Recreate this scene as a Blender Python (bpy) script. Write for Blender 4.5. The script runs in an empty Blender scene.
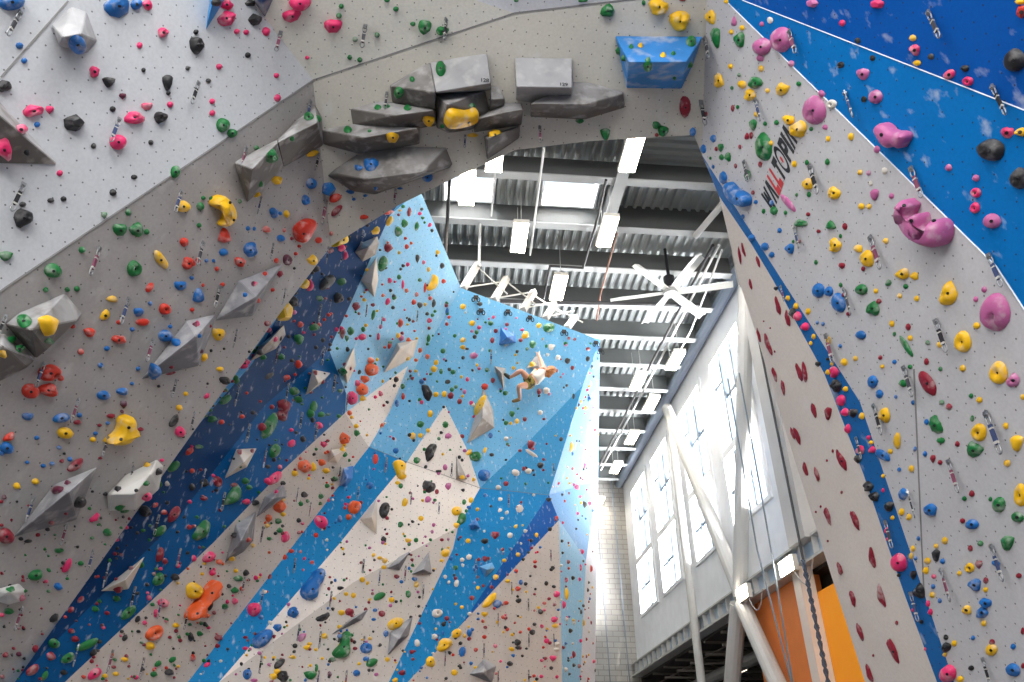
import bpy, bmesh, math, random
from mathutils import Vector, Matrix
from mathutils.bvhtree import BVHTree
from mathutils.geometry import intersect_line_plane, tessellate_polygon
random.seed(11)
SC = bpy.context.scene
COL = SC.collection
R = math.radians
# ------------------------------------------------------------------ camera
FPX = 753.0
PITCH, YAW = R(31.6), R(4.7)
EYE = Vector((0, 0, 1.6))
cd = bpy.data.cameras.new('camera')
cam = bpy.data.objects.new('camera', cd); COL.objects.link(cam)
cam.location = EYE; cam.rotation_euler = (R(90) + PITCH, 0, -YAW)
cd.sensor_width = 36; cd.lens = 36 * FPX / 1024; cd.clip_end = 300
SC.camera = cam
FW = Vector((math.sin(YAW) * math.cos(PITCH), math.cos(YAW) * math.cos(PITCH), math.sin(PITCH)))
RT = Vector((math.cos(YAW), -math.sin(YAW), 0)); UP = RT.cross(FW)
def ray(x, y): return (FW * FPX + RT * (x - 512) - UP * (y - 341)).normalized()
def proj(p):
    v = p - EYE; z = v.dot(FW)
    return 512 + FPX * v.dot(RT) / z, 341 - FPX * v.dot(UP) / z
def atD(x, y, d): return EYE + ray(x, y) * d
def atX(x, y, X): d = ray(x, y); return EYE + d * (X / d.x)
def atY(x, y, Y): d = ray(x, y); return EYE + d * (Y / d.y)
def atZ(x, y, Z): d = ray(x, y); return EYE + d * ((Z - EYE.z) / d.z)
# ------------------------------------------------------------------ materials
MATS = {}
def lin(c):
    return tuple(((v / 255) / 12.92 if v <= 10 else (((v / 255) + .055) / 1.055) ** 2.4) for v in c) + (1,)
def nodes(name):
    m = bpy.data.materials.new(name); m.use_nodes = True
    nt = m.node_tree; b = nt.nodes['Principled BSDF']
    return m, nt, b
def mix(nt, fac, a, b):
    n = nt.nodes.new('ShaderNodeMix'); n.data_type = 'RGBA'
    for i, v in ((0, fac), (6, a), (7, b)):
        if hasattr(v, 'links'): nt.links.new(v, n.inputs[i])
        else: n.inputs[i].default_value = v
    return n.outputs[2]
def noise(nt, scale, lo, hi, det=3, vec=None, kind=None):
    n = nt.nodes.new('ShaderNodeTexNoise'); n.inputs['Scale'].default_value = scale; n.inputs['Detail'].default_value = det
    if vec is None:
        g = nt.nodes.new('ShaderNodeNewGeometry'); vec = g.outputs['Position']
    nt.links.new(vec, n.inputs['Vector'])
    r = nt.nodes.new('ShaderNodeMapRange'); r.inputs[1].default_value = lo; r.inputs[2].default_value = hi
    nt.links.new(n.outputs['Fac'], r.inputs[0])
    return r.outputs[0]
def math_(nt, op, a, b=None):
    n = nt.nodes.new('ShaderNodeMath'); n.operation = op
    for i, v in enumerate((a, b)):
        if v is None: continue
        if hasattr(v, 'links'): nt.links.new(v, n.inputs[i])
        else: n.inputs[i].default_value = v
    return n.outputs[0]
def plain(name, c, rough=.6, metal=0., chalk=0., scale=9., emit=0.):
    if name in MATS: return MATS[name]
    m, nt, b = nodes(name)
    c = lin(c)
    b.inputs['Roughness'].default_value = rough; b.inputs['Metallic'].default_value = metal
    if chalk > 0:
        f = math_(nt, 'MULTIPLY', noise(nt, scale, .52, .72), chalk)
        dark = tuple(v * .82 for v in c[:3]) + (1,)
        base = mix(nt, noise(nt, scale * .6, .35, .6), dark, c)
        nt.links.new(mix(nt, f, base, (.62, .6, .58, 1)), b.inputs['Base Color'])
    else:
        base = mix(nt, noise(nt, 3., .3, .7), tuple(v * .92 for v in c[:3]) + (1,), c)
        nt.links.new(base, b.inputs['Base Color'])
    if emit:
        b.inputs['Emission Color'].default_value = c; b.inputs['Emission Strength'].default_value = emit
    MATS[name] = m
    return m
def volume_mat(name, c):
    """textured chalk-flecked volume paint, with top light painted on the faces that look up"""
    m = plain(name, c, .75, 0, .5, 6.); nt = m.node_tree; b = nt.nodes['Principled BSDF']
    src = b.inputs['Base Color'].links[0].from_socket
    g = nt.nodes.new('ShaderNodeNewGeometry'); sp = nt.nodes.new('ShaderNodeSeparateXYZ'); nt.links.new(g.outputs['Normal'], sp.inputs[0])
    r = nt.nodes.new('ShaderNodeMapRange'); r.inputs[1].default_value = -.5; r.inputs[2].default_value = .35; nt.links.new(sp.outputs[2], r.inputs[0])  # lit look of the upper faces put into the colour by normal
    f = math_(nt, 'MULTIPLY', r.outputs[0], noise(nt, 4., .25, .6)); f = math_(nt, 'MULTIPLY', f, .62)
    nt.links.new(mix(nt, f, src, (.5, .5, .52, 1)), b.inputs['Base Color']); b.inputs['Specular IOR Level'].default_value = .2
def panel(name, c, chalk=.35, dots=True, smear=1., rough=.62):
    """painted plywood: chalk smears, fine sand texture and a grid of bolt holes in the panel's own UV metres"""
    m, nt, b = nodes(name); c = lin(c)
    uv = nt.nodes.new('ShaderNodeUVMap'); uv.uv_map = 'UVMap'
    big = noise(nt, .7, .3, .7)
    base = mix(nt, big, tuple(v * .9 for v in c[:3]) + (1,), c)
    fine = noise(nt, 38., .4, .62, 2)
    base = mix(nt, math_(nt, 'MULTIPLY', fine, .16), base, tuple(v * .6 for v in c[:3]) + (1,))
    mp = nt.nodes.new('ShaderNodeMapping'); mp.inputs['Scale'].default_value = (4.2 * smear, 2.6 * smear, 1); mp.inputs['Rotation'].default_value = (0, 0, .7)
    nt.links.new(uv.outputs[0], mp.inputs[0])
    sm = noise(nt, 1.1, .60, .74, 5, mp.outputs[0])
    base = mix(nt, math_(nt, 'MULTIPLY', sm, chalk), base, (.72, .74, .76, 1))
    if dots:
        w = nt.nodes.new('ShaderNodeVectorMath'); w.operation = 'SCALE'; w.inputs['Scale'].default_value = 1 / .125
        nt.links.new(uv.outputs[0], w.inputs[0])
        fr = nt.nodes.new('ShaderNodeVectorMath'); fr.operation = 'FRACTION'; nt.links.new(w.outputs[0], fr.inputs[0])
        di = nt.nodes.new('ShaderNodeVectorMath'); di.operation = 'DISTANCE'; di.inputs[1].default_value = (.5, .5, 0)
        nt.links.new(fr.outputs[0], di.inputs[0])
        dot = math_(nt, 'LESS_THAN', di.outputs['Value'], .058)
        base = mix(nt, math_(nt, 'MULTIPLY', dot, .75), base, (.03, .03, .03, 1))
    nt.links.new(base, b.inputs['Base Color'])
    b.inputs['Roughness'].default_value = rough; b.inputs['Specular IOR Level'].default_value = .15
    MATS[name] = m
    return m
HOLD_RGB = dict(k=(26, 26, 30), p=(226, 44, 108), m=(190, 98, 152), g=(8, 112, 50), y=(244, 190, 18), r=(206, 48, 28), R=(138, 16, 42), o=(230, 92, 34), u=(14, 104, 180), w=(222, 216, 206), v=(92, 24, 54))
HOLD_NAME = dict(k='black', p='pink', m='mauve', g='green', y='yellow', r='red', R='dark red', o='orange', u='blue', w='white', v='maroon')
for k, c in HOLD_RGB.items(): plain('hold_' + HOLD_NAME[k].replace(' ', '_'), c, .5, 0, .45 if k not in 'wk' else .18, 11.)
def HM(k): return MATS['hold_' + HOLD_NAME[k].replace(' ', '_')]
VOLC = dict(G=(158, 158, 160), D=(112, 108, 104), B=(60, 150, 220), N=(24, 66, 120), M=(122, 122, 128), W=(208, 206, 202), T=(226, 226, 226), K=(158, 148, 138), C=(222, 208, 192), U=(52, 134, 206), L=(44, 116, 190), S=(110, 175, 225))
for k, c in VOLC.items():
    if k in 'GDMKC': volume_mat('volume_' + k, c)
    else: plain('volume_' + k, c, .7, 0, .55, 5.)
steel = plain('steel', (150, 152, 155), .35, .8)
dark_metal = plain('dark_metal', (40, 40, 44), .45, .5)
WALLM = dict(
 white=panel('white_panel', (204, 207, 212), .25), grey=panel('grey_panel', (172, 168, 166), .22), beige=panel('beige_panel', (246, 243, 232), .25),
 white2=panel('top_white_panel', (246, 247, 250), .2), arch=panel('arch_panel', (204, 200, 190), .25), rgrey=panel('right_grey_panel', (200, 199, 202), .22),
 azure=panel('azure_panel', (0, 114, 190), .45, smear=1.7), deep=panel('deep_blue_panel', (0, 88, 178), .4, smear=1.7), dusk=panel('upper_fold_blue_panel', (66, 154, 208), .5, smear=2.8),
 strip=panel('edge_blue_panel', (72, 150, 205), .3), navy=panel('shaded_blue_panel', (0, 58, 110), .5, smear=2.8), mid=panel('half_shaded_blue_panel', (0, 90, 152), .5, smear=2.8),  # inner wall facets' light and shade put into these blue tints, navy to sky
 light=panel('lit_blue_panel', (150, 204, 238), .7, smear=2.8), sky=panel('climb_blue_panel', (118, 186, 230), .75, smear=2.8), royal=panel('royal_blue_panel', (20, 92, 172), .5, smear=2.8),
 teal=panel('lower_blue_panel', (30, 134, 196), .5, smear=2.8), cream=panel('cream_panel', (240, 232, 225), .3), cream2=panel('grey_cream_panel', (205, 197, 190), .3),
 snow=panel('bright_panel', (222, 228, 238), .3), pale=panel('pale_blue_panel', (118, 172, 224), .4), pcream=panel('pillar_cream_panel', (224, 214, 206), .2, False), pblue=panel('pillar_blue_panel', (30, 104, 172), .45))
# ------------------------------------------------------------------ object helpers
def tag(o, label=None, cat=None, group=None, kind=None):
    if label: o['label'] = label
    if cat: o['category'] = cat
    if group: o['group'] = group
    if kind: o['kind'] = kind
    return o
def empty(name, loc=(0, 0, 0)):
    o = bpy.data.objects.new(name, None); o.empty_display_size = .1; COL.objects.link(o); o.location = loc
    return o
def link(name, me, mats, parent=None, loc=None, smooth=False):
    o = bpy.data.objects.new(name, me); COL.objects.link(o)
    for m in (mats if isinstance(mats, (list, tuple)) else [mats]): me.materials.append(m)
    if smooth:
        for p in me.polygons: p.use_smooth = True
    if loc is not None: o.location = loc
    if parent is not None:
        o.parent = parent
        if parent.type != 'EMPTY' or True: o.matrix_parent_inverse = Matrix.Translation(parent.location).inverted() if loc is None and parent.rotation_euler.to_quaternion().angle == 0 else Matrix()
    return o
def obj_bm(name, bm, mats, parent=None, smooth=False, rel=None):
    """one mesh object whose origin sits at REL (or its parent's place)"""
    me = bpy.data.meshes.new(name)
    org = Vector(rel) if rel is not None else (parent.location.copy() if parent is not None else None)
    if org is not None: bmesh.ops.translate(bm, verts=bm.verts, vec=-org)
    bmesh.ops.recalc_face_normals(bm, faces=bm.faces)
    bm.to_mesh(me); bm.free()
    o = bpy.data.objects.new(name, me); COL.objects.link(o)
    for m in (mats if isinstance(mats, (list, tuple)) else [mats]): me.materials.append(m)
    if smooth:
        for p in me.polygons: p.use_smooth = True
    if parent is not None:
        o.parent = parent
        if org is not None: o.location = org - parent.location
    elif org is not None: o.location = org
    return o
def box(bm, c, s, rot=None, mat=0):
    r = bmesh.ops.create_cube(bm, size=1)
    M = Matrix.Translation(Vector(c)) @ (rot.to_4x4() if rot else Matrix()) @ Matrix.Diagonal((s[0], s[1], s[2], 1))
    bmesh.ops.transform(bm, matrix=M, verts=r['verts'])
    if mat:
        for f in {f for v in r['verts'] for f in v.link_faces}: f.material_index = mat
    return r['verts']
def boxb(bm, lo, hi, mat=0):
    lo, hi = Vector(lo), Vector(hi)
    return box(bm, (lo + hi) / 2, hi - lo, None, mat)
def tube(bm, p, q, r, seg=8, r2=None):
    p, q = Vector(p), Vector(q); d = q - p
    t = bmesh.ops.create_cone(bm, cap_ends=True, segments=seg, radius1=r, radius2=r if r2 is None else r2, depth=d.length)
    bmesh.ops.transform(bm, matrix=Matrix.Translation((p + q) / 2) @ d.to_track_quat('Z', 'Y').to_matrix().to_4x4(), verts=t['verts'])
    return t['verts']
def ring(bm, c, rx, ry, r, rot=None, seg=14, mseg=6):
    vs = []
    for i in range(seg):
        a = 2 * math.pi * i / seg; row = []
        for j in range(mseg):
            b = 2 * math.pi * j / mseg
            v = Vector(((rx + r * math.cos(b)) * math.cos(a), r * math.sin(b), (ry + r * math.cos(b)) * math.sin(a)))
            if rot: v = rot @ v
            row.append(bm.verts.new(v + Vector(c)))
        vs.append(row)
    for i in range(seg):
        for j in range(mseg):
            bm.faces.new((vs[i][j], vs[(i + 1) % seg][j], vs[(i + 1) % seg][(j + 1) % mseg], vs[i][(j + 1) % mseg]))
def bar(bm, p, q, w, h, up=(0, 0, 1)):
    p, q = Vector(p), Vector(q); d = (q - p); L = d.length; d.normalize()
    s = d.cross(Vector(up)).normalized(); u = s.cross(d)
    return box(bm, (p + q) / 2, (w, L, h), Matrix((s, d, u)).transposed())
# ------------------------------------------------------------------ climbing wall geometry
VTX = {'a0':(-160,399,6.715),'a1':(313,80,8.846),'a2':(150,-131,8.27),'a3':(-160,-140,7.162),'e0':(15,682,8.631),'e00':(-124,860,8.909),'a4':(-160,860,8.697),'e1':(200,423,8.62),'e2':(275,320,8.957),'e3':(331,246,9.41),'e4':(397,206,9.164),'e5':(450,180,9.061),'e6':(515,150,9.013),'e7':(590,141,9.104),'e8':(694,135,9.39),'b1':(514,13,8.718),'b2':(707,-10,9.107),'b3':(475,0,8.598),'c0':(330,-140,8.101),'c1':(722,-140,8.607),'r0':(702,155,9.492),'r1':(860,402,7.804),'r2':(996,266,6.25),'r3':(1160,517,6.022),'r4':(725,0,8.787),'r5':(914,369,7.101),'r6':(924,593,8.044),'r7':(954,682,8.266),'r8':(1012,860,8.883),'r9':(1160,860,7.459),'u0':(742,0,8.501),'u1':(1160,163,5.465),'u2':(735,-140,8.403),'u3':(733,-50,8.549),'u4':(1160,-140,5.335),'s0':(15,682,8.498),'s1':(200,423,9.085),'s2':(275,320,9.791),'s3':(331,246,10.619),'s4':(397,206,12.114),'t0':(355,222,11.088),'t1':(292,290,9.996),'t2':(252,364,9.572),'top0':(420,190,12.75),'top1':(461,288,14.402),'top2':(600,340,16.752),'d1':(390,215,11.943),'d2':(352,300,11.206),'v1':(329,350,10.871),'m1':(265,405,9.917),'m2':(172,525,9.18),'v2':(346,393,11.389),'k0':(345,413,11.456),'k1':(408,366,12.884),'k2':(389,413,12.556),'k3':(369,447,12.195),'k4':(283,470,10.482),'k5':(213,543,9.763),'k6':(65,682,8.889),'k7':(188,682,10.127),'k8':(295,543,11.029),'g0':(445,405,13.28),'g1':(407,462,12.593),'g2':(378,496,12.029),'g3':(340,543,11.416),'g4':(219,682,10.255),'h0':(466,447,13.338),'h1':(480,488,13.357),'h2':(458,527,12.736),'h3':(453,549,12.521),'h4':(389,682,11.293),'h5':(354,582,11.35),'w0':(583,385,15.877),'w1':(533,437,14.458),'w2':(549,495,14.43),'j0':(559,520,14.435),'j1':(461,625,12.206),'j2':(405,685,11.416),'j3':(562,682,13.776),'n0':(598,480,18.272),'n1':(595,682,16.752),'n2':(586,560,15.71),'n3':(580,682,14.661),'z0':(-124,860,9.009),'z1':(-95,860,8.636),'z2':(30,860,9.541),'z3':(60,860,9.641),'z4':(290,860,10.433),'z5':(262,860,10.301),'z6':(566,860,13.657),'z7':(592,860,15.7),'z8':(579,860,14.211),'rb':(724,190,9.149),'rc':(752,233,8.751),'y0':(719,196,9.285),'y1':(752,245,8.798),'y2':(773,280,8.554),'y3':(824,373,8.144),'y4':(863,473,8.107),'y5':(904,593,8.297),'y6':(937,682,8.485),'y7':(1000,860,9.057),'x1':(739,281,9.24),'x2':(755,330,9.162),'x3':(776,400,9.156),'x4':(825,556,9.35),'x5':(865,682,9.71),'x6':(926,860,10.352)}
P3 = {k: atD(*v) for k, v in VTX.items()}
GROUND = [('a4', 'e00'), ('z0', 'z1'), ('z1', 'z2'), ('z2', 'z3'), ('z3', 'z5'), ('z5', 'z4'), ('z4', 'z6'), ('z6', 'z8'), ('z8', 'z7'), ('r8', 'r9'), ('y7', 'x6'), ('r8', 'y7'), ('e00', 'z0')]
# wall object -> facets (name, paint, vertices)
WALLS = {
 'wall_left': [('left_band', 'grey', 'a0 a1 e3 e2 e1 e0 e00 a4'), ('white_up', 'white', 'a0 a1 a2 a3')],
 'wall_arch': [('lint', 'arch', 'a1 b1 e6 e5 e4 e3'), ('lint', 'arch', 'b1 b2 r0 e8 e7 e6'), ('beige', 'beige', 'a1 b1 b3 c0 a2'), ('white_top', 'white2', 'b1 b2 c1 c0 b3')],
 'wall_right': [('right', 'rgrey', 'b2 r4 r2 r5 r1 r0'), ('right', 'rgrey', 'r1 r5 r6'), ('right', 'rgrey', 'r5 r2 r3 r9 r8 r7 r6'),
                ('azure', 'azure', 'r4 u0 u1 r3 r2'), ('deep', 'deep', 'u0 u3 u2 u4 u1'), ('azure', 'azure', 'r4 b2 c1 u2 u3 u0')],
 'wall_pillar': [('pil_strip', 'pblue', 'r0 r1 r6 r7 r8 y7 y6 y5 y4 y3 y2 y1 y0'), ('pil_cream', 'pcream', 'y0 y1 y2 y3 y4 y5 y6 y7 x6 x5 x4 x3 x2 x1')],
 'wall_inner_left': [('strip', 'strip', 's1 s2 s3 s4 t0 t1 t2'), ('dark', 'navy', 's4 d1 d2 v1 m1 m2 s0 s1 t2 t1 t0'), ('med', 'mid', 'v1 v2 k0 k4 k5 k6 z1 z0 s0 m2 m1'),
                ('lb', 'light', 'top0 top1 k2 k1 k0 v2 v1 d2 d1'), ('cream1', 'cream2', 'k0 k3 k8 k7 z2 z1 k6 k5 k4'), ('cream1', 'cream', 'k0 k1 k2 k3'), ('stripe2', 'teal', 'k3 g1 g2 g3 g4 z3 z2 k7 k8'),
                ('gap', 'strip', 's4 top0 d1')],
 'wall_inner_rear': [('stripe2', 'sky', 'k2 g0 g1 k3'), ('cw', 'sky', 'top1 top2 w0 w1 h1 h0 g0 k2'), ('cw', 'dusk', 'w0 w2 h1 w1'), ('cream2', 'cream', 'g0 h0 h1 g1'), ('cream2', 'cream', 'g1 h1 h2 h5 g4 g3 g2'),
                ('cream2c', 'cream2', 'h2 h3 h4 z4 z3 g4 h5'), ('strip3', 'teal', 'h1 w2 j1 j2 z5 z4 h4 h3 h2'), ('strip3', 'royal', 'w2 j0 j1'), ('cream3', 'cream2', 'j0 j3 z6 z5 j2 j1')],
 'wall_inner_side': [('nf', 'pale', 'top2 w0 n0'), ('nf', 'pale', 'w0 w2 n0'), ('nf', 'pale', 'w2 j0 n0'), ('nf', 'pale', 'j0 n2 n0'), ('nf', 'light', 'j0 j3 n3 n2'), ('nf', 'snow', 'n2 n3 n1 n0'), ('nf', 'snow', 'n3 z8 z7 n1'), ('nf', 'light', 'j3 z6 z8 n3')],
 'wall_arch_return': [('ret', 'strip', 'e00 z0 s0 e0'), ('ret', 'strip', 'e0 s0 s1 e1'), ('ret', 'strip', 'e1 s1 s2 e2'), ('ret', 'strip', 'e2 s2 s3 e3'), ('ret', 'strip', 'e3 s3 s4 e4')],
}
WALL_TAG = {
 'wall_left': 'large grey and white climbing wall leaning in from the left', 'wall_arch': 'grey panelled arch spanning overhead with a white and beige top',
 'wall_right': 'grey climbing wall on the right with two blue panels above', 'wall_pillar': 'narrow blue strip and cream inner side of the right wall',
 'wall_inner_left': 'blue and cream striped climbing wall receding behind the arch', 'wall_inner_rear': 'blue and cream climbing wall with the climber on it',
 'wall_inner_side': 'bright narrow side face of the blue climbing wall', 'wall_arch_return': 'thin light blue return behind the arch edge'}
HITV, HITF, HITN = [], [], []
wmats = list(WALLM); wl = [WALLM[k] for k in wmats]
PLANES = {}
for wname, facets in WALLS.items():
    me = bpy.data.meshes.new(wname); vs, fs, mi, uvs = [], [], [], []
    used = set()
    for fname, paint, names in facets:
        names = names.split(); pts = [P3[n] for n in names]; used |= set(names)
        c = sum(pts, Vector()) / len(pts); nn = Vector()
        for i in range(len(pts)):
            nn += (pts[i] - c).cross(pts[(i + 1) % len(pts)] - c)
        nn.normalize()
        if nn.dot(EYE - c) < 0: nn = -nn
        hx = Vector((0, 0, 1)).cross(nn).normalized(); hy = nn.cross(hx)
        PLANES.setdefault(fname, (c, nn))
        b0 = len(vs); vs += pts
        for tri in tessellate_polygon([pts]):
            t = [b0 + i for i in tri]
            a, b, cc = (vs[i] for i in t)
            if (b - a).cross(cc - a).dot(EYE - a) < 0: t.reverse()
            fs.append(t); mi.append(wmats.index(paint)); uvs.append([((vs[i] - c).dot(hx) + 50, (vs[i] - c).dot(hy) + 50) for i in t])
            HITF.append([len(HITV) + j for j in range(3)]); HITV += [vs[i] for i in t]; HITN.append((fname, wname))
    for a, b in GROUND:
        if a in used and b in used and (wname != 'wall_arch_return' or (a, b) == ('e00', 'z0')):
            p, q = P3[a], P3[b]; b0 = len(vs); vs += [p, q, Vector((q.x, q.y, 0)), Vector((p.x, p.y, 0))]
            fs.append([b0, b0 + 1, b0 + 2, b0 + 3]); mi.append(wmats.index('cream2' if 'inner' in wname else 'grey')); uvs.append([(0, 0)] * 4)
    me.from_pydata([tuple(v) for v in vs], [], fs); ul = me.uv_layers.new(name='UVMap')
    k = 0
    for f, p in enumerate(me.polygons):
        p.material_index = mi[f]
        for j in range(p.loop_total): ul.data[p.loop_start + j].uv = uvs[f][j]
    for m in wl: me.materials.append(m)
    o = bpy.data.objects.new(wname, me); COL.objects.link(o); tag(o, WALL_TAG[wname], 'climbing wall', kind='structure')
# seams painted or taped along panel joints
def seam(name, pts, w, m, label):
    bm = bmesh.new()
    for p, q in zip(pts[:-1], pts[1:]):
        bar(bm, p + (EYE - p).normalized() * .004, q + (EYE - q).normalized() * .004, w, w * .5, up=(EYE - (p + q) / 2).normalized())
    tag(obj_bm(name, bm, m), label, 'seam', kind='structure')
joint_w = plain('joint_white', (225, 235, 245), .5); joint_g = plain('joint_grey', (132, 130, 130), .7)
seam('trim_1', [P3['r4'], P3['r2'], P3['r3']], .009, joint_w, 'pale joint between the grey right wall and the blue panel')
seam('trim_2', [P3['u0'], P3['u1']], .008, joint_w, 'pale joint between the two blue upper right panels')
seam('trim_3', [P3['a0'], P3['a1'], P3['b1'], P3['b2']], .012, joint_g, 'grey joint running under the white and beige top panels')
seam('trim_4', [P3['r5'], P3['r6']], .014, joint_g, 'vertical grey joint on the lower right wall')
def hit(x, y):
    loc, n, i, d = BVH.ray_cast(EYE, ray(x, y))
    if loc is None: return None
    if n.dot(EYE - loc) < 0: n = -n
    return loc, n.normalized(), HITN[i]
BVH = BVHTree.FromPolygons(HITV, HITF)
a_, b_ = hit(68, 1), hit(1, 77)
seam('trim_5', [b_[0], a_[0]], .012, joint_g, 'grey panel joint across the top left corner')
seam('trim_6', [P3['k3'], P3['g1'], P3['h1'], P3['w2']], .007, joint_g, 'horizontal fold line across the blue and cream wall')
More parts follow.
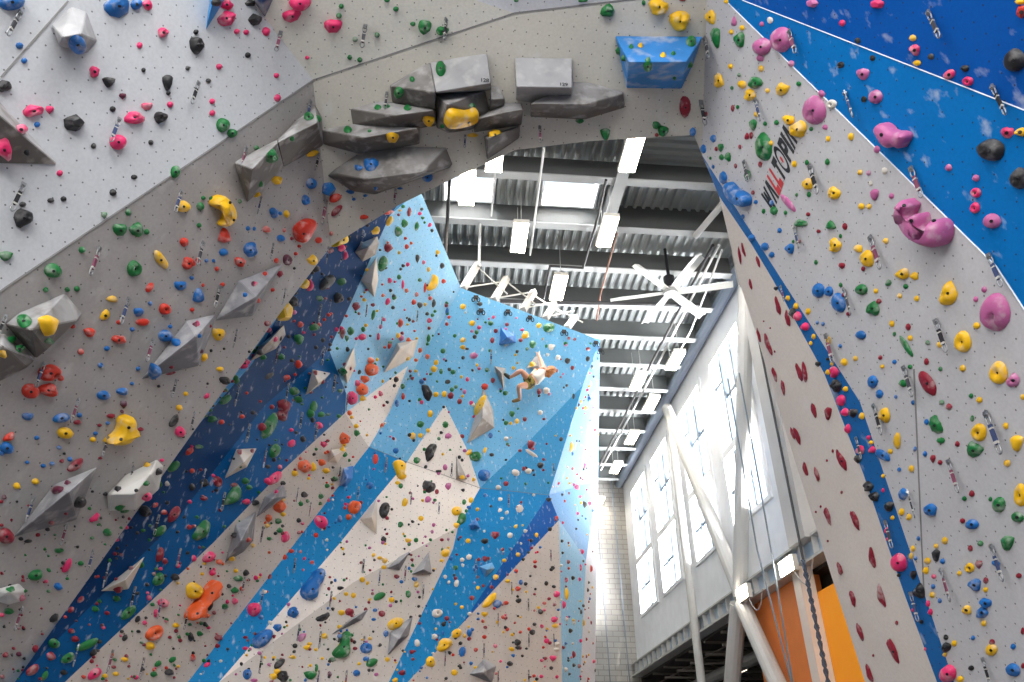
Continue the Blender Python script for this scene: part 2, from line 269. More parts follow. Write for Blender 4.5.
# ------------------------------------------------------------------ what hangs where on the walls
HOLDS = {
(0,0,4): """50 8 110 64 us;80 182 32 26 ur;98 242 26 24 ur;18 343 60 50 kb;312 180 66 66 ud;478 24 100 90 um 35;548 16 44 44 us;590 20 36 44 pb;
655 130 40 42 pb;560 181 24 26 pr;380 286 40 48 pb;437 328 52 42 kt;575 280 18 20 kr;492 385 30 26 vt;452 436 26 24 kr;302 490 84 70 kp;150 498 26 24 ur;
137 443 84 52 pb;200 440 34 34 pt;85 518 50 46 pe 35;16 600 66 85 pb;108 612 24 24 kr;375 583 22 24 kr;475 568 64 62 ps;540 470 78 52 pb;590 425 46 30 pm;
672 330 40 64 kt;674 374 20 18 kt;645 470 52 50 kb;682 418 26 26 pr;605 570 22 22 kr;785 128 22 22 kr;790 182 56 70 kb;752 273 20 20 kr;835 323 22 20 kr;
878 267 24 26 pr;850 405 24 24 pr;850 452 24 26 pr;895 500 50 58 gs;930 533 38 36 gs;705 672 32 20 gs;948 126 24 24 pr;986 129 24 22 pr;993 220 24 24 kr;
862 8 50 34 ks;908 18 44 44 pb;906 72 64 64 pb;1003 10 44 28 kb""",
(220,0,4): """142 77 52 50 kp;186 125 32 38 pb;320 15 90 62 ps;290 65 80 50 pm 20;453 108 74 54 pm;485 26 22 22 gr;476 64 24 24 gr;541 158 22 24 gr;629 141 22 24 gr;
519 230 20 22 gr;559 240 22 22 gr;668 2 24 16 gr;704 37 24 22 gr;771 97 22 20 gr;820 112 54 60 gb;890 125 52 36 gb;349 231 18 16 pr;227 302 22 22 pr;231 391 28 32 pr;
147 592 22 22 gr;205 625 52 60 gb;288 556 20 22 gr;355 466 40 38 gd;393 475 26 40 ge;372 612 48 28 yb 20;510 516 36 32 gd;598 523 18 14 gr;630 428 30 24 gd;666 424 30 22 gd;
750 431 34 28 gd;692 550 52 40 yb;835 484 52 40 yb;714 372 38 44 gs;768 315 22 24 gr;882 272 42 56 gs;890 505 18 20 gr;1010 424 24 26 gr;555 670 36 24 ub;603 656 60 48 ub""",
(450,0,4): """265 3 20 12 gr;532 2 40 14 gb;632 42 60 54 gb;775 10 16 24 gr;838 28 82 72 yb;920 86 82 84 yb;965 165 42 40 gs;725 186 20 20 gr;762 181 22 20 yr;
852 219 24 22 yr;893 213 20 18 gr;792 238 24 22 gr;791 266 38 40 gs;676 205 24 38 gt;697 232 26 30 gs;958 258 26 32 gs;898 313 16 18 gr;942 430 88 46 Re 88;
519 486 36 20 gb;622 540 42 52 gt;628 566 60 10 Re;828 502 36 32 gb;855 526 44 46 gb;827 540 18 16 Rr;815 552 70 14 Re;180 538 54 36 yb 20;90 540 46 18 yb;
972 528 26 36 us;985 566 24 30 gs;1012 596 26 38 us;930 0 30 8 Rr""",
(640,0,5.12): """358 88 48 78 yb;440 8 26 22 yr;480 106 28 54 mt 180;521 142 28 30 yr;466 163 24 28 yr;388 195 48 108 gt 10;505 204 52 80 gb;618 240 86 90 ms;612 292 36 46 mt 180;
718 205 104 130 mS;665 104 32 36 wd;622 123 24 26 mr;772 326 34 36 ms;463 340 26 30 yr;617 352 28 36 yr;506 383 20 22 gr;470 450 18 22 gr;402 412 48 78 yb;520 434 46 44 yb;
562 486 54 66 yb;590 425 70 62 gb;651 464 24 28 yr;722 460 60 72 ym -30;812 430 26 28 gr;886 565 110 150 mS;946 652 28 30 mr;980 534 52 48 wd;930 480 34 40 mb;
474 555 20 36 Rr;500 548 18 22 gr;338 583 18 28 Rr;595 585 26 30 yr;577 640 38 58 gt;640 634 22 26 gr;698 627 26 28 gr;757 615 60 50 yb;876 660 22 24 gr;1018 334 20 34 ks;880 16 60 46 mp""",
(824,0,5.12): """270 20 70 46 pp;92 120 32 36 pb;170 208 32 32 kd;247 298 30 32 kd;86 332 34 34 kd;195 380 66 60 mm;453 195 38 36 yr;463 257 50 60 pb;545 290 34 34 kd;
474 323 44 30 yr;640 382 66 46 pe 35;720 352 42 38 kb;735 416 54 48 pd;262 496 66 72 ms;204 508 32 34 kd;970 310 100 120 ks;1010 62 44 66 rb;1000 8 54 32 yb""",
(824,100,5.12): """935 168 66 58 pm;1004 164 56 48 yb;845 258 138 114 kK;995 402 90 112 kK;637 346 34 38 ms;776 400 36 38 ms;776 475 52 50 pd;772 552 48 58 pd;
857 620 86 76 ms;270 254 34 40 mr;136 188 30 42 yr;20 199 24 32 yr;16 316 26 36 gr;184 370 28 30 yr;228 374 24 28 mr;310 362 32 36 wd;239 426 22 26 wd;258 486 42 60 mt;
345 490 26 34 mr;190 545 36 34 yr;229 545 26 30 yr;50 476 64 68 yb;371 612 28 34 yr;34 640 50 46 gt 180;105 648 28 38 Rr""",
(824,220,5.12): """85 82 18 24 gr;56 128 60 76 yb;170 148 50 42 yb;214 198 68 88 yb;250 154 22 26 Rr;315 108 30 32 yr;90 236 34 34 Rt;200 250 22 28 Rr;398 276 66 60 yb;
458 287 42 44 yb;328 322 34 36 gb;418 340 28 28 gr;265 364 24 28 yr;387 388 26 28 yr;473 402 28 32 yr;85 332 20 26 gr;188 357 60 56 gs;248 453 64 78 gb;280 416 28 28 Rr;
102 384 28 26 Rr;125 481 28 22 Rr;22 366 44 52 us;70 425 66 104 us 15;635 375 84 128 yb;820 356 28 36 mr;776 406 26 32 mr;868 475 148 196 mS;780 541 36 36 yr;346 532 28 36 yr;
430 548 28 38 Rr;360 585 18 26 gr;440 605 28 32 yr;530 628 26 26 gr;590 640 28 32 yr;186 588 54 42 us -15;82 645 20 22 ur;420 645 130 30 ge -58;708 624 82 112 yd;18 618 30 44 yb""",
(824,340,5.12): """100 114 36 42 ys;160 95 26 30 yr;287 90 22 26 Rr;360 112 24 24 ur;298 135 22 22 yr;440 138 26 26 gr;524 110 26 38 Rr;247 215 48 66 us;284 277 38 48 up;
400 222 42 40 gb;596 148 22 26 gr;708 144 32 38 yr;528 222 144 64 Re -58;890 168 88 120 yd;968 205 60 74 mb;1016 292 22 32 yr;752 286 24 28 gr;795 307 32 34 yr;602 320 28 28 gr;
640 342 32 36 Rp;455 320 20 26 ur;367 290 18 22 ur;306 386 56 84 yb;566 437 100 60 gm -65;595 515 46 34 gs;524 420 26 32 ur;757 402 22 34 gr;790 474 74 92 yd;762 566 84 76 gm -30;
682 532 26 32 Rr;928 440 30 36 yr;985 530 62 84 yt;936 632 36 38 yr;373 516 36 86 ye;338 571 26 28 yr;300 590 90 44 ue -35;465 558 20 28 ur;516 583 24 30 ur;556 611 28 44 Rt;
594 627 26 26 Rr;384 663 22 24 ur;446 659 28 40 yr;52 165 42 60 pb;18 165 24 30 yr;40 122 18 22 yr;108 252 28 30 yr;85 310 40 58 ps;105 370 38 46 ps;148 378 44 48 kt;
192 390 26 40 ys;120 455 30 52 ps;60 240 50 60 kb;182 565 40 52 ps;170 612 40 44 kt;228 500 20 26 pr;240 525 22 22 yr;245 560 34 38 pb;20 378 36 68 Rt;92 620 110 46 Re -65;
45 568 12 20 Rr;15 617 12 16 Rr""",
(824,460,5.12): """90 165 14 18 Rr;20 290 100 36 Re -72;160 310 110 40 Re -68;226 135 46 54 kb;254 188 46 50 kb;332 240 44 52 kt;302 155 16 24 pr;302 82 18 24 yr;350 295 20 26 yr;
320 362 22 36 pr;326 405 16 20 pr;403 175 42 62 us;396 266 30 40 yb;434 292 28 36 yb;540 258 64 68 ub;718 198 26 26 gr;756 172 30 36 Rr;852 200 20 26 gr;892 230 62 80 gs;
988 293 64 50 gs -35;1005 180 60 120 yd;756 330 66 52 us;708 312 28 28 Rr;482 402 20 26 ur;454 455 24 36 yr;445 492 20 38 yr;468 503 20 26 ur;617 413 32 40 yr;573 440 26 26 yr;
572 490 40 66 kt;606 519 28 30 ur;748 452 26 34 Rr;800 427 32 30 gr;938 428 64 80 gt;528 516 34 36 yr;519 567 32 40 yr;746 552 48 50 yd;791 538 38 44 Rt;880 530 50 30 ue -20;
692 580 24 28 yr;562 597 26 26 pr;378 527 70 96 ps 15;456 592 30 48 kt;382 590 18 22 kr;245 500 110 40 Re -80;80 555 74 32 Re -72;768 640 60 66 ub;828 617 26 36 Rr;
826 665 26 30 yr;996 592 32 28 Rr;558 648 24 28 ur;20 415 12 14 Rr""",
(824,549,5.12): """553 235 30 34 yr;592 264 22 28 ur;486 215 50 80 kb;532 280 22 36 pr;544 322 24 36 pr;456 312 14 22 pr;518 512 12 20 pr;498 374 20 24 kr;728 313 46 50 yb;
825 278 58 56 ub;808 326 60 58 ub;818 380 28 36 yr;624 452 26 30 kr;665 484 28 34 yr;625 505 46 56 kb;618 540 20 28 yr;762 455 24 26 ur;752 610 32 28 kr;860 478 30 34 Rr;
855 518 54 62 ys;968 500 28 32 ur;965 620 76 60 us -40;1018 420 20 40 Rr;1018 598 20 32 Rr;630 640 72 90 ps;695 668 36 36 ys;148 255 90 34 Re -78;185 425 100 34 Re -72;
290 240 130 42 Re -72;355 525 140 46 Re -68;230 635 100 36 Re -70;372 378 16 24 Rr;252 545 12 16 Rr""",
(690,100,5.12): """66 252 34 46 us;117 198 34 42 us;134 250 18 26 Rr;155 246 34 44 gt;160 293 28 34 gs;190 292 36 50 gb;104 298 16 18 gr;118 342 18 22 ur;254 240 18 26 Rr;
233 338 18 26 Rr;372 240 80 146 gS 6;412 222 28 30 yr;358 330 22 34 Rr;292 384 38 54 gs;168 398 42 66 us;274 475 20 26 ur;321 474 20 24 Rr;336 523 22 24 ur;
376 570 20 28 gr;416 527 22 30 ur;427 568 40 46 gs;488 577 20 24 gr;500 525 120 32 me -50;545 485 16 20 gr;608 484 24 32 gr;598 430 54 60 yb;628 430 24 32 yr;532 328 28 36 yr;
598 320 22 30 gr;702 317 28 36 gr;736 473 64 70 yb;604 585 24 22 Rr;565 630 70 40 gb;718 640 50 48 gt 180;792 648 28 40 Rr;458 668 24 28 ur;658 672 24 20 Rr;290 184 24 38 Rb;
314 182 22 38 Rb;548 150 84 92 yb""",
(690,120,4.655): """345 590 40 40 us;378 628 28 30 us;462 600 40 48 ub;285 548 32 32 us;245 450 20 24 ur;586 662 18 24 gr;480 565 14 16 gr;508 566 18 20 Rr;
232 630 90 20 Re -82;247 605 70 20 Re -75;318 660 60 22 Re -72""",
(640,280,5.12): """910 55 60 76 us;907 218 18 22 ur;935 225 22 24 ur;860 160 28 36 yb;888 290 20 30 yr;874 324 18 24 yr;796 132 24 34 yb;756 95 22 30 yb;804 186 38 52 ps;
842 240 40 44 ps;755 195 90 32 Re -80;706 130 100 32 Re -78;565 22 60 24 Re -76;608 280 80 24 Re -78;655 330 120 34 Re -72;690 485 80 28 Re -76;733 552 84 26 Re -84;
815 470 100 34 Re -70;842 470 110 34 Re -82;695 45 26 22 kt;780 170 36 60 kb;910 432 30 28 kt;960 405 18 16 kr;980 430 16 20 yr;995 465 60 32 pe -60;960 475 22 34 yb;
1000 535 40 50 kb;634 211 10 10 Rr;667 246 10 10 Rr;690 366 10 14 Rr""",
(640,400,5.12): """890 55 80 34 Re -76;780 170 70 26 Re -72;806 185 100 32 Re -72;845 352 76 30 Re -76;906 380 80 30 Re -78;988 262 14 18 Rr;958 310 12 14 Rr;925 545 12 14 Rr;
900 573 12 14 Rr;1015 290 80 24 Re -76""",
(0,150,4): """240 93 26 26 pr;538 108 28 20 kr;454 170 30 30 kr;703 88 36 50 gs;204 202 30 20 kr;255 195 26 22 kr;92 217 30 22 kr;98 272 76 80 kb;418 262 26 30 gt;514 250 24 28 gr;
484 321 58 50 gm;552 322 54 58 gm 30;588 327 22 26 gr;330 400 28 28 gr;25 424 60 40 gt;215 484 66 58 gs;540 475 56 66 gd;184 560 24 22 gr;270 558 22 22 gr;309 556 24 24 gr;
736 226 54 46 ys;803 226 30 36 gs;814 192 18 18 gr;846 194 18 20 gr;797 302 20 20 gr;960 206 18 18 gr;900 342 46 60 rt 180;738 370 34 38 rb;757 454 48 52 rb;793 441 22 24 rr;
826 443 16 16 ur;855 443 14 16 ur;897 410 36 32 us;993 314 18 20 ur;1018 315 14 18 ur;1003 400 50 62 ub;963 449 42 40 rb;868 476 18 20 rr;767 512 18 16 ur;645 440 88 36 ye -55;
725 544 50 36 um;795 582 42 60 ut 180;812 541 14 16 rr;891 538 20 18 rr;600 550 46 28 re 55;557 650 40 34 um;662 637 46 46 rd;769 639 20 18 rr;448 596 46 28 yb;980 578 20 20 ur;1014 534 18 22 vr""",
(200,150,4): """308 122 42 34 yb;243 136 20 30 gr;230 178 30 26 yb;448 135 38 44 us;513 160 60 58 up;424 200 32 42 ud;296 253 32 44 ub;321 254 16 18 ur;346 256 22 32 yb;270 316 36 28 rb;
337 321 14 18 rr;326 354 34 30 us;368 354 14 16 Rr;395 293 12 14 ur;476 361 28 28 rr;398 385 16 14 rr;384 415 16 16 rr;306 443 20 22 rr;352 440 36 44 vd;378 473 12 12 kr;
320 498 26 28 Rt;260 494 20 16 rr;218 535 24 18 pm;292 560 18 16 rr;232 602 20 24 rr;540 193 52 34 re 25;546 243 60 26 Re 45;600 168 36 20 ub;615 197 16 14 ur;662 183 20 12 ur;
658 268 36 20 rb;525 335 16 20 rr;633 74 38 38 us;685 60 58 46 us;910 110 44 40 us;702 154 16 20 ur;800 154 24 10 ur;972 144 42 32 yb;752 246 52 26 rb;570 390 30 36 pb;585 420 18 40 pb;
455 443 38 42 ym 40;708 325 40 30 ym 40;522 402 30 26 Rr;468 474 28 32 kb;425 538 42 32 ym 50;443 540 26 50 pb;510 530 80 40 ke 45;340 640 60 90 yp;376 605 32 46 kb;558 592 36 42 kb;
568 528 34 32 gb;760 285 46 24 ye 60;796 326 30 44 gs;820 294 26 36 gs;868 306 40 18 ge 80;838 247 40 18 Re 85;756 393 34 36 Rb;828 387 18 22 rr;733 455 66 34 ge 75;870 436 16 36 kt;
951 409 18 20 yr;969 463 20 26 kr;932 533 70 34 yB 60;975 525 20 20 rr;900 550 44 12 re 85;922 593 18 18 rr;867 578 16 20 rr;856 608 20 24 rr;880 622 22 26 kt;936 613 36 18 ke 85;
797 508 18 22 gr;812 538 40 12 pe 88;760 522 18 24 pr;832 458 16 18 pr;778 589 20 24 gr;752 607 32 20 pe 70;772 630 16 16 kr;763 562 14 16 kr;625 627 28 36 Rb;895 449 14 18 pr;915 478 16 22 yr""",
(0,280,5.12): """541 182 62 44 ym 55;122 210 76 66 gd;250 235 84 108 yt;252 314 46 34 gb;57 307 48 42 gb;101 355 48 46 gb;15 381 40 40 yb;372 237 28 26 rr;459 270 56 48 rt;415 367 34 34 rr;
610 307 74 46 rb;550 351 32 26 ur;731 217 72 38 re;608 217 26 24 rr;678 254 26 24 ur;771 121 24 24 ur;872 238 22 22 ur;850 287 68 62 us;898 316 50 40 us;795 468 90 64 ut 90;
878 447 26 18 Rr;875 478 56 16 Re 12;708 454 24 22 ur;676 530 24 18 ur;626 572 56 40 ub;533 592 66 48 us;516 437 30 28 ur;813 544 18 16 kr;952 583 26 24 yr;920 655 34 32 yr;
636 640 38 40 vm;262 478 118 84 rS 15;312 503 32 32 rr;248 566 94 72 rb;160 572 84 76 rs;1010 222 24 36 pr""",
(180,280,5.12): """82 228 38 28 vm;98 286 26 26 ur;203 280 64 64 ym;125 399 44 46 ym;207 457 38 26 yb;109 365 22 26 vr;160 362 16 18 kr;226 352 14 14 kr;142 530 14 14 kr;155 236 16 20 Rr;
140 596 36 26 pm 50;232 517 58 40 kb;450 223 34 30 Rs;455 255 26 34 ps;333 427 60 44 pb 40;355 367 16 14 kr;410 368 44 38 ks;488 303 30 32 pr;515 300 14 30 kr;430 395 30 30 gb;
235 612 70 36 ge 40;290 510 30 50 gb;618 228 28 34 rr;610 305 44 54 gt;692 240 54 40 gb;718 97 34 32 gb;585 165 28 26 mr;610 432 34 46 rs;550 499 38 28 rs;590 485 18 16 rr;
698 346 20 22 kr;770 330 18 22 kr;520 392 32 34 gb;590 570 46 46 gs;612 612 46 38 gb;685 650 66 34 ge 75;535 650 60 76 Rt;472 650 26 26 Rr;460 490 54 26 ke 30;833 275 28 62 Rt;
876 262 32 46 gs;855 300 20 34 gt;940 253 22 30 gr;935 292 40 36 pb;975 286 16 14 kr;1016 290 16 40 pr;860 355 20 28 kr;843 433 22 22 Rr;838 468 50 46 gb;872 453 14 24 Rr;
985 460 64 66 os;980 412 36 34 os;950 510 46 40 ob;936 560 56 64 os;885 605 50 70 ps;912 528 26 34 pb;940 605 34 30 yb;920 472 26 18 ke 70;990 180 56 20 ge 80;1010 408 16 20 yr;
820 567 26 20 gr;850 548 12 14 kr;692 475 24 34 Rb;740 480 14 12 kr;728 520 26 28 Rr;670 573 22 20 Rr""",
(0,410,5.12): """145 35 60 40 um;317 42 90 46 us 15;408 27 30 26 ur;400 64 44 26 Rs;568 32 46 26 Rb;625 8 20 20 vr;510 78 24 18 Rr;552 68 24 20 ur;490 121 26 22 ur;338 120 78 58 ys;
477 152 32 28 yr;722 98 34 22 Rb;46 140 70 36 rb 30;38 196 64 62 us;10 222 24 30 ur;190 143 28 24 ur;302 193 26 22 ur;330 223 18 14 kr;358 252 26 26 ur;317 262 26 20 Rr;
267 275 30 22 ur;222 286 28 22 ur;140 268 24 18 ur;390 283 100 44 Re 40;514 246 22 16 Rr;88 390 36 36 ys;184 367 40 34 ys;22 446 26 26 vr;293 408 68 40 vs 15;346 374 38 30 vm;
404 470 64 66 ks;338 530 22 16 Rr;265 577 34 24 Rb;244 612 26 22 kr;108 660 28 20 kr;8 590 22 18 Rr;35 648 76 80 Rs;145 672 44 20 kb;488 557 64 34 pm 40;517 553 14 16 kr;
503 588 16 12 gr;553 628 46 42 gs;620 603 18 16 gr;473 655 24 16 gr;598 664 28 22 pr;540 430 28 20 kb;602 404 38 30 km;698 411 24 20 kr;745 376 38 32 gb;755 281 36 32 yd;
808 315 44 42 ks;750 441 62 48 ps;616 497 56 34 gb;642 516 50 26 gb;474 417 18 14 kr;830 257 24 18 pr;925 113 48 56 ps;893 55 76 34 ke 58;987 98 16 12 kr;940 138 16 12 kr;
890 290 76 40 ge 45;972 212 52 30 re 45;857 377 24 28 wr;824 382 14 30 gr;745 520 60 60 kb;750 535 30 22 Rr;842 524 32 28 rr;893 535 96 44 Re 60;797 488 36 20 re 40;
985 312 26 26 rr;985 395 30 40 kr;820 620 84 40 ge 40;972 600 24 26 rr""",
(0,549,5.12): """185 135 76 50 gs 30;345 85 84 32 pe 60;415 73 32 26 gr;345 152 20 16 gr;300 194 42 42 ub;238 166 22 18 pr;250 216 24 18 gr;55 208 50 30 gm;112 250 28 40 pr;
130 215 18 20 gr;50 320 50 34 gb;10 338 30 24 pr;305 10 50 26 gb;30 542 32 30 Rb;97 539 28 26 vr;12 655 24 24 Rr;188 515 40 44 Rs;280 355 60 36 ke 45;216 435 16 14 Rr;
605 205 56 36 Rs;672 100 30 24 Rr;595 156 22 18 Rr;726 80 26 40 gr;820 30 80 36 Re 75;846 63 28 34 Rr;815 155 76 48 ge 60;755 182 22 20 kr;600 256 38 32 gb;492 308 38 32 gb;
660 325 100 44 ge 45;450 490 130 40 ge 28;350 560 80 44 ge 35;280 485 50 50 gs;388 462 40 34 Rs;368 420 36 28 Rr;415 260 46 26 Re 45;365 312 40 26 Re 40;265 550 42 48 Rs;
170 620 80 40 Re 40;230 650 60 28 ge 60;328 632 36 28 kr;480 532 46 30 ke 50;510 475 26 22 kr;550 328 28 22 Rr;900 145 44 38 ks;765 250 24 30 pr;912 86 24 24 pr;995 48 26 36 pr;
838 278 52 46 ps;802 330 28 46 pr;795 430 100 64 od 42;640 455 40 26 ke 60;707 360 40 26 ke 60;742 378 24 24 pr;625 422 22 18 kr;710 422 24 18 kr;748 352 16 16 kr;775 498 44 44 yb;
738 490 22 20 Rr;870 452 20 18 Rr;905 390 36 26 yb;485 640 84 44 pe 42;640 567 40 26 yb;648 548 22 20 Rr;583 605 26 18 Rr;660 600 16 16 Rr;470 575 22 24 Rr;595 640 34 24 yr;
538 650 30 24 yr;698 658 30 24 pr;810 588 44 28 ge 40;885 566 44 28 ge 40;790 643 36 30 gb;870 630 50 36 kb;990 560 24 36 Rr;980 450 30 50 kb;1018 435 16 26 gr;960 436 20 20 gr""",
(180,549,5.12): """80 215 80 86 yK;150 42 72 46 ps 40;203 66 36 28 or;72 45 28 30 pr;168 122 32 34 ps;266 48 40 30 yb;287 112 24 22 yr;340 122 30 36 kb;300 150 54 32 gb;282 210 40 32 gb;
252 190 24 24 kr;318 204 24 28 rr;283 268 30 36 ps;243 270 18 24 pr;235 296 34 30 gb;158 290 60 24 ke 70;130 385 24 26 kr;106 432 34 28 gb;60 445 36 40 kb;38 438 20 18 gr;
148 402 24 20 pr;200 455 40 34 Rs;193 495 28 24 Rr;68 555 24 40 rb;384 307 70 70 ps;415 348 30 24 ur;428 455 130 74 us 38;500 403 46 40 ub;580 322 54 60 ub;390 148 24 26 pr;
412 133 14 20 pr;460 140 24 28 Rr;538 40 26 30 rr;572 10 30 22 rr;676 68 24 20 rr;735 350 80 34 km 25;628 448 56 36 mb 35;955 505 60 56 ud;955 563 36 32 ur;985 580 64 40 gs 30;
907 634 38 36 us;820 398 30 22 yr;740 443 36 30 yb;650 505 40 26 yb;665 485 28 20 yr;590 495 28 26 kr;510 585 72 36 ke 45;525 650 60 60 kb;480 652 44 34 ys;500 626 34 30 ys;
346 640 44 54 us;380 672 40 20 mr;670 645 70 44 gt;700 610 40 18 ge 80;820 445 30 26 ur;852 229 24 22 yr;890 237 28 28 yr;935 155 30 30 yr;830 325 36 30 yb;870 320 50 40 Rb;
768 640 24 30 vr;575 552 40 20 yb;1000 312 26 20 ur;993 360 26 16 ur;1010 246 36 26 gb;898 508 26 20 Rr;780 566 36 26 gb;335 452 26 16 Rr;335 508 30 18 pr;140 592 40 24 pe 30;
795 160 16 20 ur;824 200 36 20 kb""",
(180,410,5.12): """172 48 48 36 gb;215 62 28 26 rr;320 33 28 22 rr;375 14 26 22 kr;424 88 38 46 Rs;462 80 150 56 ge 62;525 25 48 70 Rb;672 18 36 50 gs;728 22 40 30 gb;715 80 36 40 pb;
682 52 24 30 kr;575 172 46 36 pd 40;632 150 28 34 kr;488 210 80 46 gs 65;572 102 22 20 pr;483 255 20 24 kr;452 290 30 22 kr;487 350 96 46 pe 40;448 362 30 30 ps;512 292 22 26 pr;
50 212 46 30 re 45;100 188 46 22 gb;60 312 28 26 rr;125 372 40 46 kb;62 395 26 40 kr;196 368 40 56 Rd;280 384 36 24 Rs;280 440 130 56 gt 60;338 364 36 36 gs;356 397 30 28 gs;
125 453 40 24 Rs;120 620 120 66 gm 55;50 602 28 26 Rr;340 470 40 30 pb;392 475 40 30 kb;305 215 26 36 Rb;370 210 22 28 Rr;275 250 16 14 kr;310 290 16 14 gr;640 290 60 70 ob;
685 290 28 50 yb;590 325 32 34 yr;660 350 18 16 yr;730 270 36 36 ob;845 145 48 64 ob;832 200 28 44 yb;750 312 36 32 yb;870 15 24 28 or;880 38 20 18 yr;740 178 34 34 pm;
905 82 28 24 yr;908 120 30 34 gb;640 433 36 32 kb;795 352 28 28 gr;724 442 26 30 gr;755 388 24 26 gr;845 228 26 30 gr;620 480 24 28 gr;655 466 20 20 gr;515 492 60 76 op;
456 555 32 42 os;524 460 40 30 yb;530 535 28 24 yr;448 593 24 22 yr;508 570 36 30 gb;512 615 30 30 gb;610 565 24 26 kr;542 650 60 38 pe 70;277 640 36 30 kb;350 665 36 30 rb;
495 420 24 26 pr;530 375 28 26 kr;725 570 76 56 ps -50;895 497 64 70 od;866 546 32 32 os;845 500 18 20 rr;697 640 26 26 rr;820 556 24 40 ur;975 385 36 40 us;1003 250 30 56 rd;
865 446 22 16 pr;490 632 20 18 kr;460 660 30 20 gr;645 215 10 10 pr""",
(360,410,5.12): """362 18 28 40 ys;313 72 38 36 gs;440 73 32 36 gs;273 132 32 38 ys;312 130 28 26 yr;350 104 22 24 yr;362 215 100 50 kb 75;293 257 36 36 gd;210 388 26 28 gd;193 372 28 20 yr;
356 392 70 56 km -20;404 316 32 20 kt;126 512 86 50 kd 80;233 470 46 30 yb 80;314 554 28 28 yr;352 455 34 34 mb;453 390 32 38 mb;395 417 22 28 Rr;437 292 24 34 mr;455 130 36 30 mb;
210 585 28 32 gb;498 515 50 46 ys;525 556 64 42 gm 70;570 460 26 30 yr;535 470 22 30 gr;495 590 30 30 yb;595 236 60 50 gs;563 217 38 26 ym 55;640 205 34 18 ye 70;640 332 60 60 us;
525 345 32 24 yr;800 320 44 34 ws -30;865 312 34 30 ws;880 176 40 50 Rb;820 208 18 18 Rr;880 222 76 20 we -33;926 282 32 34 ks;840 300 20 24 Rr;750 376 28 28 Rs;710 395 30 24 wr;
820 502 40 42 wd;720 456 24 22 wr;750 146 26 24 wr;186 208 32 30 us;640 670 40 30 kb;695 640 44 40 Rm;770 640 30 30 wr;555 668 28 26 yr;85 245 28 50 rs;112 78 26 28 or;
925 12 26 26 wr;780 20 28 32 gb;845 46 22 26 Rr;805 56 24 28 yr;750 66 24 26 gr;943 46 18 14 Rr;670 130 24 30 ur;968 460 28 24 kt;250 668 34 24 yb;288 665 24 26 gr;122 660 28 34 kb;
420 664 22 18 Rr;55 380 34 50 us;905 640 18 26 yr;560 498 28 20 ur""",
(360,549,5.12): """130 58 30 30 yb;123 92 28 22 yr;103 45 30 20 yr;440 18 44 44 ys;490 95 26 26 gr;560 40 30 30 ws;525 55 24 24 wr;642 50 28 30 Rb;495 175 40 26 we 80;398 328 54 44 wd;
446 354 26 26 Rr;428 384 24 26 kd;385 447 32 30 wb;697 143 28 30 ys;605 198 20 22 yr;668 262 100 38 ye 50;706 280 44 46 us;750 275 32 22 rb;640 335 34 28 ym;497 432 54 44 ye 40;
432 490 84 60 yb 35;362 576 44 56 yb;484 632 34 34 yd;525 525 56 36 ud 75;560 430 26 40 ub;576 412 20 22 ur;594 516 22 22 rr;638 450 24 22 rr;735 348 24 20 rr;810 202 28 26 rr;
800 112 20 24 rr;897 65 22 18 rr;826 170 24 28 ur;850 178 20 20 kr;757 163 28 20 yb;812 265 30 26 kb;926 320 26 28 kb;955 175 20 26 kr;884 426 32 30 kd;810 478 34 36 ks;
808 506 28 20 kb;778 512 28 24 yb;768 586 30 28 kb;895 385 22 18 kr;980 105 20 18 kr;1010 230 32 36 ps;998 360 34 32 ps;1000 392 34 24 yb;958 470 28 28 pd;990 560 34 34 pt;
1010 485 30 24 ws;1008 515 30 24 ws;960 410 20 16 yr;930 652 20 20 pr;102 240 68 36 ge 27;250 230 30 40 gb;290 180 26 34 yb;165 258 30 30 yb;280 155 30 22 ub;185 380 86 58 ys 27;
83 312 26 22 ur;72 358 26 18 ur;115 330 36 34 Rb;190 140 30 24 Rb;134 432 28 36 us;142 565 26 28 yr;215 632 36 30 Rb;180 670 30 26 yb;270 525 36 16 Rb;296 480 30 40 wb;
740 58 24 20 yr;810 28 24 24 yr;570 585 20 20 ur;575 250 30 26 Rr""",
